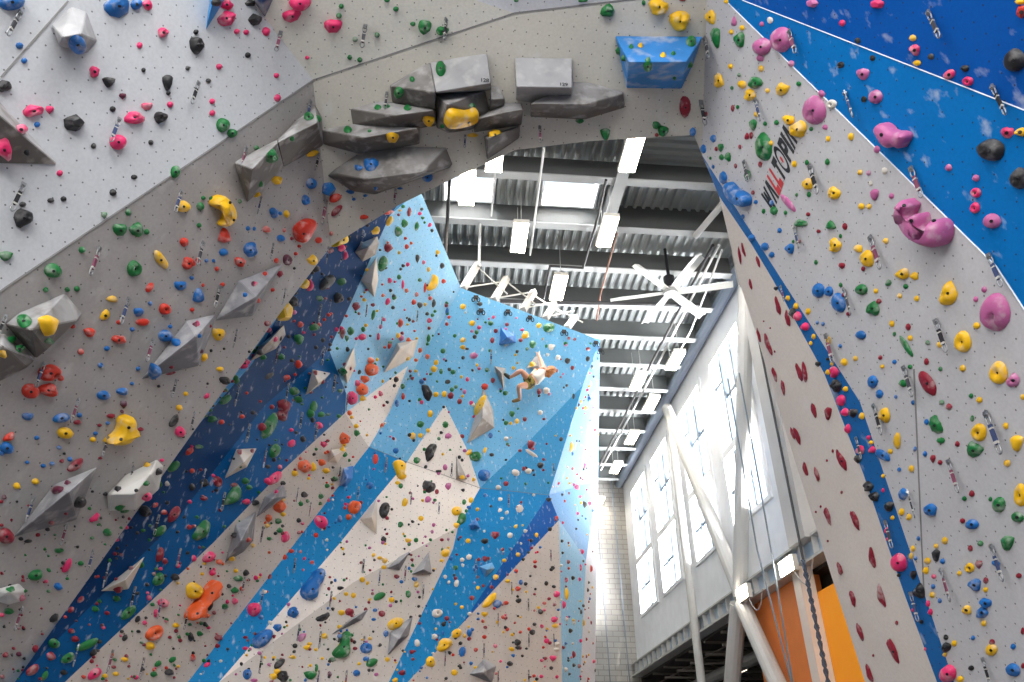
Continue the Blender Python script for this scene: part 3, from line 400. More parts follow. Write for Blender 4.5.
(330,280,5.12): """600 158 40 20 ue 75;610 190 18 18 rr;600 225 20 20 rr;683 134 30 30 ys;730 220 32 30 ys;768 122 30 22 kb;825 220 28 26 gr;832 308 22 34 Rr;850 260 22 24 Rr;765 242 22 22 pr;
752 266 22 24 gr;742 290 22 24 kr;683 305 28 28 yb;680 343 28 24 yb;703 352 20 14 kr;580 362 26 28 gr;683 397 20 20 kr;740 385 44 34 mb;545 420 26 30 yb;535 455 34 34 ys;
570 467 20 30 gr;632 470 28 26 gs;595 413 14 14 kr;605 520 30 24 kb;500 575 90 46 kb -70;545 585 30 28 yr;586 583 28 34 yr;618 590 30 36 Rb;665 620 26 30 Rr;690 572 20 26 mr;
625 560 22 26 gr;646 546 20 22 gr;470 520 26 30 ur;374 545 24 30 gr;376 595 20 36 rr;345 630 24 40 us;640 285 20 20 gr;505 298 44 22 ge 85;500 392 24 28 os;462 360 20 28 os;
403 312 26 38 os;365 298 30 36 mb;350 285 22 30 yr;398 402 26 24 yr;340 510 26 32 ks;262 582 24 30 pb;270 518 14 20 yr;305 335 40 20 re 80;362 220 50 26 rs 85;407 203 18 22 kr;
320 140 20 26 kr;328 84 22 26 kr;297 112 26 38 ps;260 240 18 24 pr;250 290 18 30 pr;510 208 28 26 ps;525 180 22 20 gr;538 160 18 18 gr;838 190 18 18 pr;1005 282 44 36 yt 60;
978 307 22 22 Rr;950 383 14 14 yr;940 450 20 20 yr;805 460 22 24 gr;835 513 24 28 Rr;795 545 36 36 rs;900 578 26 26 gs;705 507 20 26 pr;725 628 22 24 pr;470 625 20 24 pr""",
(440,280,5.12): """508 232 26 28 ys;560 243 56 46 gs;477 328 32 42 gs;660 298 16 18 Rr;573 343 30 34 wb;545 338 14 20 gr;607 395 26 26 wr;655 413 28 32 ks;680 449 20 24 Rs;597 463 18 20 Rr;
618 497 12 12 Rr;758 403 20 30 ks;777 445 16 28 ks;635 550 12 12 kr;650 540 16 16 kr;510 570 24 34 Rr;548 565 34 36 ws;472 430 36 28 ys;495 458 30 24 ys;685 595 14 30 kr;
710 640 14 20 Rr;762 610 24 34 us;745 655 26 26 yr;770 530 16 34 wr;515 672 24 16 wr;205 640 120 44 ye 62;370 680 24 16 gr""",
(520,400,5.12): """262 240 60 30 ye 80;268 275 16 24 ur;330 340 44 20 pe 80;290 445 36 30 pb;268 350 18 20 rr;330 535 30 40 kr;355 530 26 26 pr;150 508 30 20 kt;188 602 18 20 rr;
155 660 20 24 kr;212 200 20 24 kr;300 25 14 20 kr;240 400 14 16 yr;200 425 12 14 yr;250 478 14 18 Rr;228 518 14 18 rr""",
(520,549,5.12): """238 230 70 28 ye 85;236 160 20 28 pr;247 66 22 24 Rr;270 148 24 24 kr;305 155 16 22 pr;318 14 22 30 pr;362 100 22 40 rr;310 95 14 40 pr;345 210 20 24 kr;350 270 14 14 Rr;
312 322 14 30 kr;324 378 18 40 yr;362 375 14 18 Rr;258 418 26 26 kr;238 360 20 26 wr;275 378 16 26 wr;225 285 22 44 pr;275 540 22 40 Rr;275 595 20 22 kr;235 618 22 28 wr;
338 462 16 20 Rr;372 482 14 16 Rr;338 550 14 20 Rr;302 600 22 24 Rr;320 550 14 16 yr;310 470 18 22 pr""",
}
# large sculpted holds given by their outline: (origin, scale, colour, height in metres, bolts, outline)
OUTLINES = [
((890,190,11.37),'m',.22,'horseshoe-shaped',[(160,180),(240,352),(500,352)],[(108,140),(150,105),(200,150),(240,180),(215,230),(185,300),(230,315),(285,270),(335,280),(350,350),(345,430),(400,480),(440,420),(470,345),(520,335),(590,370),(615,440),(612,540),(575,620),(505,660),(400,640),(290,590),(210,520),(150,420),(115,310),(98,230)]),
((0,410,5.12),'y',.2,'sculpted',[(660,90),(620,150)],[(630,45),(680,32),(700,60),(695,90),(718,115),(712,140),(680,150),(660,175),(625,185),(590,175),(552,178),(575,150),(610,125),(625,95)]),
((360,410,5.12),'y',.2,'sculpted',[(215,285)],[(178,258),(205,248),(240,268),(238,300),(232,320),(247,342),(225,348),(205,335),(195,300),(185,285)]),
((180,549,5.12),'o',.22,'sculpted',[(165,225),(90,330)],[(190,165),(207,165),(205,215),(190,250),(165,270),(130,290),(128,325),(128,350),(100,348),(82,365),(55,368),(52,345),(70,310),(110,270),(135,250),(150,205)]),
((180,549,5.12),'u',.24,'sculpted',[(720,125),(680,205)],[(700,100),(735,95),(750,120),(740,160),(715,190),(712,240),(690,253),(650,245),(630,215),(640,180),(670,150),(690,125)]),
((180,549,5.12),'g',.22,'sculpted',[(840,500)],[(845,420),(870,415),(886,445),(872,475),(880,520),(865,550),(820,552),(792,530),(805,505),(838,475)]),
((690,100,5.12),'u',.2,'sculpted',[(240,505)],[(172,425),(190,425),(215,455),(245,472),(268,485),(285,510),(280,545),(255,552),(225,540),(195,515),(172,475)]),
((450,0,4),'y',.22,'scooped',[(75,490)],[(2,470),(18,453),(45,458),(85,465),(120,447),(123,480),(105,503),(60,518),(2,525),(-10,510)]),
((0,150,4),'y',.25,'banana-shaped',[(920,210),(935,280)],[(866,215),(880,192),(908,183),(935,205),(955,240),(958,275),(940,305),(908,312),(897,300),(918,275),(918,250),(895,240),(868,228)]),
((200,150,4),'r',.22,'slotted',[(415,335)],[(395,315),(420,290),(450,278),(472,282),(473,310),(455,340),(440,368),(415,376),(398,350)]),
((824,100,5.12),'m',.22,'wide lobed',[(295,178)],[(248,135),(270,120),(305,132),(330,165),(385,165),(407,185),(395,215),(365,258),(340,232),(310,252),(285,240),(258,195),(243,165)]),
((200,150,4),'y',.2,'pointed scooped',[(575,360)],[(540,390),(555,360),(575,330),(588,325),(598,350),(597,372),(578,380),(560,385)]),
]
QDS = {
(0,0,4): "72 55 35 145;785 335 768 415;468 480 440 565",
(220,0,4): "243 125 225 195;580 100 567 180;903 75 895 150;353 405 345 470;95 590 85 665;668 370 660 430;385 615 378 675;980 540 978 580",
(450,0,4): "358 505 360 565",
(640,0,5.12): "345 195 362 290;308 520 330 630;605 510 632 610;780 160 812 262",
(824,0,5.12): "555 60 600 185;885 440 930 580;125 475 162 590",
(824,100,5.12): "465 350 512 490",
(690,100,5.12): "290 315 312 410;630 340 665 470",
(690,120,4.655): "497 500 515 590",
(824,220,5.12): "255 90 298 240;118 355 150 475;590 515 640 665;865 180 925 330;25 590 50 720",
(824,340,5.12): "425 140 462 280;270 335 305 475;850 375 915 570;655 620 695 770;180 500 205 600",
(824,460,5.12): "445 160 480 285;875 440 925 610;615 560 655 715;330 315 362 440",
(824,549,5.12): "830 560 870 690;460 225 490 360",
(640,280,5.12): "735 30 748 70;985 340 992 415",
(0,150,4): "85 140 40 240;715 165 698 245;388 392 357 495;803 370 787 455;870 545 855 625",
(200,150,4): "235 190 225 250;495 205 485 290;285 375 280 430;333 555 330 610;645 325 640 385;782 155 780 205;475 620 468 680;505 390 503 450",
(0,280,5.12): "645 95 612 215;770 305 745 410;890 510 872 590;15 180 8 210;212 425 180 540;388 610 355 720",
(180,280,5.12): "280 255 265 340;710 130 700 215;728 345 718 430;490 350 488 420;545 535 530 620;785 490 782 570;290 540 272 640;850 590 840 660",
(0,410,5.12): "540 135 515 235;672 285 658 365;160 445 125 570;330 580 312 665;985 10 970 95;800 540 785 635",
(0,549,5.12): "465 5 445 90;100 295 82 385;545 75 517 190;680 195 658 290;390 490 375 580;565 520 555 585;725 560 712 640;950 320 938 380;815 260 800 345;912 0 905 60",
(180,410,5.12): "345 75 333 160;615 15 605 90;118 305 105 395;430 210 420 290;692 75 688 150;218 425 208 510;595 400 592 465;660 475 658 540;415 600 415 655;812 295 810 350;908 400 908 440",
(360,410,5.12): "130 250 128 320;258 430 256 470;465 280 464 340;400 480 398 515;755 440 757 500;985 280 985 330",
(360,549,5.12): "15 60 12 110;97 120 97 190;228 95 225 165;320 190 325 240;770 175 772 215;588 60 588 125;700 335 700 390;855 260 856 305;857 440 857 495;628 490 628 550;970 10 972 55;985 440 987 490;856 625 857 680;700 630 702 680;430 530 430 575",
(180,549,5.12): "320 145 318 185;412 555 412 615;605 395 600 440;770 225 772 290;715 430 714 490;938 455 938 500;705 630 704 680;848 630 846 680;935 60 935 105;585 55 585 100;420 215 418 270",
(330,280,5.12): "180 130 178 185;258 190 256 240;440 160 438 210;820 365 822 430",
}
# volumes: (origin, scale, colour, label, base outline, raised points (x,y,height m))
VOLS = [
((0,0,4),'G','pale grey gem-shaped volume bearing one blue hold',[(203,100),(285,25),(345,48),(388,165),(345,215),(235,185)],[(250,150,.3),(325,135,.3)]),
((0,0,4),'D','dark grey triangular volume cut off by the photo\'s left edge',[(-70,335),(60,480),(232,660),(-70,655)],[(0,462,.3)]),
((0,0,4),'B','light blue wedge volume under two pink holds',[(820,125),(845,-50),(910,-40),(895,5)],[(852,0,.22)]),
((220,0,4),'N','dark blue wedge volume beside a square black hold',[(120,-40),(135,5),(180,70),(214,-5),(212,-50)],[(170,0,.18)]),
((0,280,5.12),'D','dark grey box volume with a yellow teardrop hold on it',[(20,225),(95,165),(330,65),(418,170),(385,215),(180,402)],[(155,255,.36),(396,205,.12),(240,358,.14)]),
((0,280,5.12),'D','dark grey volume at the left edge below the box volume',[(-90,290),(20,270),(178,408),(135,447),(0,517),(-90,548)],[(15,340,.28),(128,440,.06)]),
((0,0,1),'M','mid grey pyramid volume with a blue hold at its low corner',[(140,379.5),(186,320),(215,314),(212,330),(198,366)],[(196,336,.3)]),
((0,0,1),'M','mid grey shard volume tapering up to a thin tip',[(214,321),(238,280),(283,263),(264,294),(252,316)],[(256,297,.26)]),
((0,410,5.12),'M','mid grey pyramid volume carrying a black domed hold',[(62,652),(270,380),(496,288),(388,562)],[(350,420,.36)]),
((0,410,5.12),'W','pale boulder-like volume beside the arch edge',[(545,430),(640,330),(800,250),(835,285),(812,405),(690,512),(550,517)],[(690,432,.32),(770,330,.3),(572,432,.16)]),
((0,549,5.12),'T','white translucent volume low at the left edge',[(-30,205),(95,172),(133,212),(110,265),(40,285),(-30,265)],[(40,225,.22)]),
((180,280,5.12),'K','brown-grey slim volume along the arch edge',[(350,420),(400,340),(530,228),(540,280),(490,352)],[(455,312,.22)]),
((220,40,4.655),'D','long dark grey volume rising left of the black-marked cluster',[(262,465),(350,375),(440,302),(475,355),(480,490),(292,592)],[(452,386,.36),(270,476,.3)]),
((220,40,4.655),'D','dark grey wedge volume hanging lowest at the arch left',[(62,570),(110,540),(262,462),(295,590),(190,700),(122,757)],[(150,602,.36),(266,480,.3)]),
((220,40,4.655),'D','dark grey ledge volume with a yellow and two green holds',[(465,418),(620,388),(930,402),(930,485),(650,530),(480,486)],[(675,455,.36),(915,412,.3),(652,525,.1)]),
((220,40,4.655),'D','dark grey ledge volume stepped above the lower ledge',[(605,320),(740,283),(1005,318),(1005,400),(820,424),(616,394)],[(815,352,.4),(992,328,.3),(818,420,.15)]),
((380,40,6.4),'D','dark grey triangular-topped volume left of the marked block',[(62,288),(195,210),(320,138),(360,300),(355,445),(78,402)],[(354,336,.4),(75,296,.12),(350,440,.2)]),
((380,40,6.4),'G','pale grey sloping block volume with small printed marks',[(322,140),(500,108),(685,82),(712,270),(705,322),(360,345)],[(708,277,.3),(358,334,.4)]),
((380,40,6.4),'D','dark grey prow volume holding the big yellow scoop',[(354,345),(675,322),(710,470),(595,572),(440,595),(360,560)],[(430,412,.5),(438,585,.25)]),
((380,40,6.4),'D','small dark grey volume with a pale triangular top',[(706,285),(762,295),(800,375),(792,460),(700,480)],[(794,377,.2),(712,382,.28)]),
((380,40,6.4),'D','dark grey block volume at the right end of the cluster',[(595,500),(790,400),(905,400),(918,440),(905,545),(600,592)],[(797,466,.36),(912,445,.28),(650,500,.25)]),
((450,0,4),'D','dark grey hollow-looking volume hanging under the cluster',[(135,545),(280,500),(278,552),(148,640)],[(150,555,.3),(274,508,.1)]),
((450,0,4),'G','pale grey rectangular box volume with printed marks',[(260,228),(488,232),(494,345),(485,412),(320,410),(263,400)],[(266,347,.42),(487,350,.42)]),
((450,0,4),'D','grey beam-like volume pointing right under the box volume',[(320,410),(490,325),(560,330),(692,365),(700,430),(540,478),(322,468)],[(540,418,.36),(325,416,.34),(690,376,.08)]),
((450,0,4),'U','big blue trough-shaped volume at the top of the arch',[(660,143),(1010,145),(975,250),(925,355),(705,352)],[(716,248,.6),(945,247,.6)]),
((200,150,4),'D','large dark grey hanging volume below the ledges',[(508,102),(545,70),(620,20),(790,-15),(985,-12),(1012,55),(1000,70),(700,178),(610,165)],[(668,118,.38),(888,90,.36),(545,95,.1)]),
((0,0,1),'K','brown-grey boulder volume near the top of the dark blue wall',[(354,252),(360,243),(377,236),(379,243),(375,255),(362,262)],[(369,247,.25)]),
((0,0,1),'C','cream volume with brown underside high on the blue wall',[(360,280),(376,257),(378,280),(374,298)],[(372,285,.22)]),
((180,280,5.12),'C','cream kite-shaped volume left of the orange holds',[(815,460),(890,340),(898,440),(855,532)],[(845,450,.22)]),
((180,280,5.12),'C','cream pyramid volume in the middle of the dark blue wall',[(640,590),(675,455),(770,475),(725,528)],[(710,530,.28)]),
((180,410,5.12),'C','cream kite-shaped volume with two dark red holds',[(224,352),(285,198),(392,193),(340,292)],[(328,268,.28)]),
((0,549,5.12),'C','cream blade-shaped volume low on the dark blue wall',[(508,216),(590,160),(742,32),(655,205),(590,215)],[(640,160,.22)]),
((180,410,5.12),'M','grey volume straddling blue and cream under pink hold',[(385,552),(430,440),(530,375),(548,442)],[(475,455,.28)]),
((0,0,1),'M','grey pyramid volume low on the cream stripe',[(224,563),(235,524),(256,510),(253,540),(243,552)],[(241,541,.3)]),
((0,0,1),'C','cream-grey volume at the tip of the upper cream stripe',[(383,373),(397,343),(418,339),(413,357),(398,366)],[(400,348,.3)]),
((180,410,5.12),'C','small cream pyramid volume on the cream stripe',[(753,266),(770,203),(862,188),(803,272)],[(790,235,.22)]),
((360,410,5.12),'K','grey-brown shard volume carrying a long yellow hold',[(543,175),(575,80),(630,-115),(680,0),(688,92),(620,130)],[(628,40,.35)]),
((440,280,5.12),'K','brown-grey dagger volume left of the climber',[(275,440),(335,452),(325,572)],[(315,475,.22)]),
((440,280,5.12),'K','brown-grey triangular volume gripped by the climber',[(438,452),(510,358),(522,462)],[(500,440,.25)]),
((440,280,5.12),'L','mid blue boxy volume near the climbing wall top',[(300,335),(308,240),(385,280),(390,322)],[(345,293,.25)]),
((360,410,5.12),'K','grey triangular volume on the large cream panel',[(490,230),(490,357),(550,355)],[(505,335,.15)]),
((360,410,5.12),'C','pale speckled pyramid volume at the cream panel edge',[(-5,560),(88,448),(85,642)],[(60,550,.22)]),
((360,549,5.12),'M','grey flat volume beside three yellow holds',[(133,100),(200,38),(258,8),(202,112)],[(195,75,.15)]),
((360,549,5.12),'M','grey pointed volume right of the flat grey one',[(260,132),(352,12),(367,128)],[(325,105,.2)]),
((360,549,5.12),'M','grey jagged volume under an oval yellow hold',[(138,548),(150,428),(272,338),(250,442)],[(200,460,.2)]),
((360,549,5.12),'M','grey diamond volume low on the right cream panel',[(556,642),(635,560),(697,597),(675,690)],[(630,630,.2)]),
((180,549,5.12),'M','thin grey branch-like volume on the grey-white panel',[(762,447),(870,360),(968,302),(930,365)],[(890,355,.12)]),
((180,410,5.12),'L','blue blocky volume on the lower blue stripe',[(812,388),(835,295),(888,283),(882,352),(848,395)],[(850,345,.24)]),
((360,549,5.12),'S','light blue faceted volume on the lower blue band',[(608,90),(675,68),(690,100),(640,148)],[(650,105,.18)]),
((360,410,5.12),'L','blue faceted volume at the blue band left edge',[(553,590),(590,552),(615,605),(565,615)],[(590,588,.18)]),
]
# ------------------------------------------------------------------ volumes
THINGS = []   # (object, short phrase, (px, py)) landmarks for the labels
for (ox, oy, s), col, label, base, up in VOLS:
    bp = [(ox + x / s, oy + y / s) for x, y in base]
    cx, cy = sum(p[0] for p in bp) / len(bp), sum(p[1] for p in bp) / len(bp)
    h = hit(min(max(cx, 3), 1020), min(max(cy, 3), 679))
    loc, n, fn = h
    def onp(x, y): return intersect_line_plane(EYE, EYE + ray(x, y) * 60, loc, n)
    bm = bmesh.new()
    for x, y in bp:
        q = onp(x, y); hh_ = hit(x, y)
        if hh_ is not None and abs((hh_[0] - loc).dot(n)) < .4 and (hh_[0] - q).length < .6 and hh_[2][0] != 'vol' and hh_[2][1] == fn[1]: q = hh_[0]
        bm.verts.new(q + n * .008)
    for x, y, hh in up:
        q = onp(ox + x / s, oy + y / s); d = (EYE - q).normalized()
        bm.verts.new(q + d * (hh / max(d.dot(n), .35)))
    bmesh.ops.convex_hull(bm, input=bm.verts)
    bmesh.ops.delete(bm, geom=[v for v in bm.verts if not v.link_faces], context='VERTS')
    bmesh.ops.dissolve_limit(bm, angle_limit=.02, verts=bm.verts, edges=bm.edges)
    bmesh.ops.bevel(bm, geom=bm.edges[:], offset=.008, segments=1, affect='EDGES')
    tmp = bm.copy(); bmesh.ops.triangulate(tmp, faces=tmp.faces)
    for f in tmp.faces:
        HITF.append([len(HITV) + j for j in range(3)]); HITV += [v.co.copy() for v in f.verts]; HITN.append(('vol', fn[0], label))
    tmp.free()
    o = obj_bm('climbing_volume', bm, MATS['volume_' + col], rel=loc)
    tag(o, label, 'climbing volume', 'faceted volumes bolted to the climbing walls')
    THINGS.append((o, label, (cx, cy)))
BVH = BVHTree.FromPolygons(HITV, HITF)
def lettering(text, origin, xdir, ydir, height, m, name, parent, shear=0.):
    cu = bpy.data.curves.new(name, 'FONT'); cu.body = text; cu.size = 1; cu.extrude = 0; cu.shear = shear; cu.offset = .02
    t = bpy.data.objects.new(name, cu); COL.objects.link(t)
    dg = bpy.context.evaluated_depsgraph_get(); me = bpy.data.meshes.new_from_object(t.evaluated_get(dg))
    bpy.data.objects.remove(t)
    zd = xdir.cross(ydir)
    for v in me.vertices: v.co = origin + (xdir * v.co.x + ydir * v.co.y) * (height / .7) + zd * .004
    me.materials.clear()
    bm = bmesh.new(); bm.from_mesh(me); return obj_bm(name, bm, m, parent)
ink = plain('black_ink', (34, 36, 42), .6)
for (x, y, txt) in ((480, 82, '128'), (559, 86, '129')):
    l, n, fn = hit(x, y)
    xd = (RT - n * RT.dot(n)).normalized(); yd = n.cross(xd)
    o = next(t[0] for t in THINGS if t[1] == fn[2])
    lettering(txt, l + n * .004, xd, yd, .045, ink, 'printed_mark', o)
# ------------------------------------------------------------------ climbing holds
def prof(rho, kind):
    if kind == 'd': return math.sqrt(max(0, 1 - rho ** 4)) * (1 - .75 * math.exp(-(rho / .3) ** 2))
    if kind in 'sSK': return math.sqrt(max(0, 1 - rho ** 2.2))
    if kind == 'p': return min(1, (1 - rho) * 2.2)
    return max(0, 1 - rho ** 3) ** .6
def unit_hold(kind, seed, segs, rings):
    """verts in a unit frame (x, y in -.5 .. .5, z in 0 .. 1) and faces"""
    rn = random.Random(seed)
    ph = [rn.uniform(0, 6.28) for _ in range(4)]
    amp = dict(r=.05, b=.16, t=.05, m=.07, e=.06, d=.05, s=.03, p=0, S=.04, B=.05, K=.06).get(kind, .1)
    def rad(a):
        r = 1 + amp * (math.sin(2 * a + ph[0]) * .5 + math.sin(3 * a + ph[1]) * .6 + math.sin(5 * a + ph[2]) * .35)
        if kind == 't':
            k = math.cos(((a - math.pi / 2 + math.pi / 3) % (2 * math.pi / 3)) - math.pi / 3)
            r *= .35 + .65 * (.62 / max(k, .3))
        if kind == 'p':
            w = 2 * math.pi / 5; k = math.cos(((a + ph[3]) % w) - w / 2); r *= .82 / k
        return r
    vs, fs = [], []
    for i in range(rings):
        rho = 1 - i / rings if i else 1.0
        z = 0 if i == 0 else prof(rho * .98, kind)
        if i == 0: pass
        for j in range(segs):
            a = 2 * math.pi * j / segs; r = rad(a) * rho
            zz = z
            if i and kind in 'bK': zz *= 1 + (.3 if kind == 'b' else .12) * math.sin(3 * a + ph[3]) * rho + .12 * math.sin(2 * a + 5 * rho + ph[1])
            if i and kind == 'm': zz *= .75 + .45 * math.sin(a) * rho
            if i and kind == 'S' and math.sin(a) < .1 and abs(math.cos(a) * rho - .12) < .17: zz *= .22
            vs.append([r * math.cos(a), r * math.sin(a), max(zz, 0)])
    top = prof(0, kind); vs.append([0, 0, top])
    if kind in 'Bm':
        bend = 1.7 if kind == 'B' else 1.25
        for v in vs:
            x, y = v[0] * .95, v[1] * (.55 if kind == 'm' else .4)
            rr = 1 / bend; an = x * bend
            v[0] = (rr - y) * math.sin(an); v[1] = rr - (rr - y) * math.cos(an)
    for i in range(rings - 1):
        for j in range(segs):
            fs.append((i * segs + j, i * segs + (j + 1) % segs, (i + 1) * segs + (j + 1) % segs, (i + 1) * segs + j))
    b = (rings - 1) * segs
    for j in range(segs): fs.append((b + j, b + (j + 1) % segs, len(vs) - 1))
    xs = [v[0] for v in vs]; ys = [v[1] for v in vs]
    x0, x1, y0, y1 = min(xs), max(xs), min(ys), max(ys)
    cx, cy = -x0 / (x1 - x0) - .5, -y0 / (y1 - y0) - .5
    vs = [((v[0] - x0) / (x1 - x0) - .5, (v[1] - y0) / (y1 - y0) - .5, v[2]) for v in vs]
    return vs, fs
def basis(px, py, loc, n, lim=1.75):
    """world vectors on the wall for one photo pixel right and one pixel down, with the stretch of grazing walls held back"""
    def onp(x, y): return intersect_line_plane(EYE, EYE + ray(x, y), loc, n)
    tx, ty = onp(px + 1, py) - loc, onp(px, py + 1) - loc
    u = (loc - EYE).length / FPX
    e1 = (RT - n * RT.dot(n)).normalized(); e2 = n.cross(e1)
    import numpy as np
    A = np.array([[tx.dot(e1), ty.dot(e1)], [tx.dot(e2), ty.dot(e2)]])
    U, S, V = np.linalg.svd(A); S = np.clip(S, 0, u * lim); A = U @ np.diag(S) @ V
    return e1 * A[0, 0] + e2 * A[1, 0], e1 * A[0, 1] + e2 * A[1, 1], u
bolt_bm = bmesh.new(); bmesh.ops.create_cone(bolt_bm, cap_ends=True, segments=8, radius1=.013, radius2=.011, depth=.012)
bolt_me = bpy.data.meshes.new('bolt'); bolt_bm.to_mesh(bolt_me); bolt_bm.free(); bolt_me.materials.append(dark_metal)
SURF = dict(left_band='left grey wall', white_up='white upper-left wall', lint='grey arch', beige='beige overhead panel', white_top='white top panel', right='right grey wall', azure='light blue upper-right panel', deep='deep blue top-right panel',
  pil_strip='narrow blue strip', pil_cream='cream pillar side', strip='blue edge strip', dark='dark blue wall', med='mid blue band', lb='pale blue inner wall', cream1='upper cream stripe', stripe2='lower blue stripe',
  cw='climber\'s blue wall', cream2='large cream panel', cream2c='low grey-cream panel', strip3='lowest blue band', cream3='right cream panel', nf='bright side face', ret='arch return', gap='blue edge strip')
SHAPE = dict(r='round', b='lumpy', t='pointed', m='curved', e='long', d='ring-shaped', s='domed', p='angular', S='slotted', B='banana-shaped', K='rough-textured domed')
ALL = []
for key, txt in HOLDS.items():
    ox, oy, s = key
    for ent in txt.replace('\n', '').split(';'):
        q = ent.split()
        if len(q) < 5: continue
        x, y, w, h = (float(v) for v in q[:4]); ang = float(q[5]) if len(q) > 5 else 0.
        ALL.append((ox + x / s, oy + y / s, w / s, h / s, q[4][0], q[4][1], ang))
SEEN_H = []
def hold_geo(px, py, w, h, col, kind, ang, seed, fine):
    r = hit(px, py)
    if r is None: return None
    loc, n, fn = r
    tx, ty, u = basis(px, py, loc, n)
    if fn[0] == 'pil_cream' and kind == 'e': h *= .72; kind = 'b'
    big = min(w, h)
    vs, fs = unit_hold(kind, seed, 14 if fine else 8, 5 if fine else 2)
    dep = min(.5 * big, 12) * u * dict(s=1.0, K=.9, S=.95, t=.95, d=.7, r=.85, e=.75).get(kind, .9)
    if fn[0] in ('right', 'azure', 'deep', 'pil_cream'): dep *= .72
    ca, sa = math.cos(R(ang)), math.sin(R(ang))
    out = []
    sh = n * dep * .35; q0 = proj(loc); q1 = proj(loc + sh)     # keep the raised body centred where it is seen
    for a, b, z in vs:
        dx, dy = a * w, -b * h
        X, Y = dx * ca + dy * sa, -dx * sa + dy * ca
        X -= q1[0] - q0[0]; Y -= q1[1] - q0[1]
        out.append(loc + tx * X + ty * Y + n * (z * dep + .004))
    return loc, n, fn, out, fs, dep, u, (tx, ty)
FINE_MIN = 0
cand = []
for a in ALL:
    if not (-2 < a[0] < 1026 and -2 < a[1] < 684): continue
    if any(abs(a[0] - b[0]) < 1.6 and abs(a[1] - b[1]) < 1.6 and a[4] == b[4] for b in SEEN_H): continue
    SEEN_H.append(a); cand.append(a)
cand.sort(key=lambda a: -a[2] * a[3])
NIND = 300 - len(OUTLINES)
IND, REST = cand[:NIND], cand[NIND:]
LAB = []      # dicts: obj, words, surface, px, py
def add_bolt(o, p, n, sc):
    b = bpy.data.objects.new('bolt', bolt_me); COL.objects.link(b); b.parent = o
    b.location = p - o.location; b.rotation_euler = n.to_track_quat('Z', 'Y').to_euler(); b.scale = (sc, sc, sc)
def mean_size(w, h): return math.sqrt(w * h)
for i, a in enumerate(IND):
    g = hold_geo(*a, seed=i * 7 + 3, fine=True)
    if g is None: continue
    loc, n, fn, vs, fs, dep, u, T = g
    bm = bmesh.new(); bv = [bm.verts.new(v) for v in vs]
    for f in fs: bm.faces.new([bv[k] for k in f])
    o = obj_bm('climbing_hold', bm, HM(a[4]), rel=loc, smooth=a[5] != 'p')
    if min(a[2], a[3]) > 8.5 and a[5] not in 'pt':
        hb = BVHTree.FromPolygons(vs, [list(f) for f in fs]).ray_cast(EYE, ray(a[0], a[1] + .1))
        if hb[0] is not None:
            hn = hb[1] if hb[1].dot(EYE - hb[0]) > 0 else -hb[1]
            add_bolt(o, hb[0] + hn * .001, hn, 1.0)
    m = mean_size(a[2], a[3]) * u
    LAB.append(dict(o=o, m=m, col=HOLD_NAME[a[4]], shape=SHAPE[a[5]], fn=fn, px=a[0], py=a[1]))
for ((ogx, ogy, s), col, hgt, word, bolts, pts) in OUTLINES:
    org = (ogx, ogy)
    P = [(org[0] + x / s, org[1] + y / s) for x, y in pts]
    cx, cy = sum(p[0] for p in P) / len(P), sum(p[1] for p in P) / len(P)
    r = hit(cx, cy)
    loc, n, fn = r
    if fn[0] == 'vol': pass
    def onp(x, y): return intersect_line_plane(EYE, EYE + ray(x, y) * 60, loc, n)
    q0 = proj(loc); q1 = proj(loc + n * min(hgt, 9) * .45); P = [(p[0] - (q1[0] - q0[0]), p[1] - (q1[1] - q0[1])) for p in P]
    sm = []                                  # smooth the outline once (corner cutting)
    for k in range(len(P)):
        p, q = P[k], P[(k + 1) % len(P)]
        sm += [(p[0] * .75 + q[0] * .25, p[1] * .75 + q[1] * .25), (p[0] * .25 + q[0] * .75, p[1] * .25 + q[1] * .75)]
    bm = bmesh.new(); f = bm.faces.new([bm.verts.new(onp(*p) + n * .004) for p in sm])
    f.normal_update()
    if f.normal.dot(n) < 0: f.normal_flip(); f.normal_update()
    sz = min(max(p[0] for p in P) - min(p[0] for p in P), max(p[1] for p in P) - min(p[1] for p in P)) * (loc - EYE).length / FPX
    hg = min(hgt, sz * .45)
    r1 = bmesh.ops.extrude_face_region(bm, geom=[f]); nv = [v for v in r1['geom'] if isinstance(v, bmesh.types.BMVert)]
    bmesh.ops.delete(bm, geom=[f], context='FACES_ONLY') if f.is_valid else None
    bmesh.ops.translate(bm, verts=nv, vec=n * hg * .55)
    top = [g for g in r1['geom'] if isinstance(g, bmesh.types.BMFace)]
    for k, (th, dz) in enumerate(((.035, .2), (.04, .14), (.04, .08))):
        th *= sz * 1.15
        bmesh.ops.inset_region(bm, faces=top, thickness=th, depth=0, use_even_offset=False)
        tv = {v for t in top for v in t.verts}
        bmesh.ops.translate(bm, verts=list(tv), vec=n * hg * dz)
    bmesh.ops.triangulate(bm, faces=[t for t in bm.faces if len(t.verts) > 4])
    o = obj_bm('climbing_hold', bm, HM(col), rel=loc, smooth=True)
    tr_ = BVHTree.FromPolygons([v.co + loc for v in o.data.vertices], [list(p.vertices) for p in o.data.polygons])
    for bx, by in bolts:
        hb = tr_.ray_cast(EYE, ray(org[0] + bx / s, org[1] + by / s))
        if hb[0] is not None: hn = hb[1] if hb[1].dot(EYE - hb[0]) > 0 else -hb[1]; add_bolt(o, hb[0] + hn * .001, hn, 1.3)
    LAB.append(dict(o=o, m=9, col=HOLD_NAME[col], shape=word, fn=fn, px=cx, py=cy))
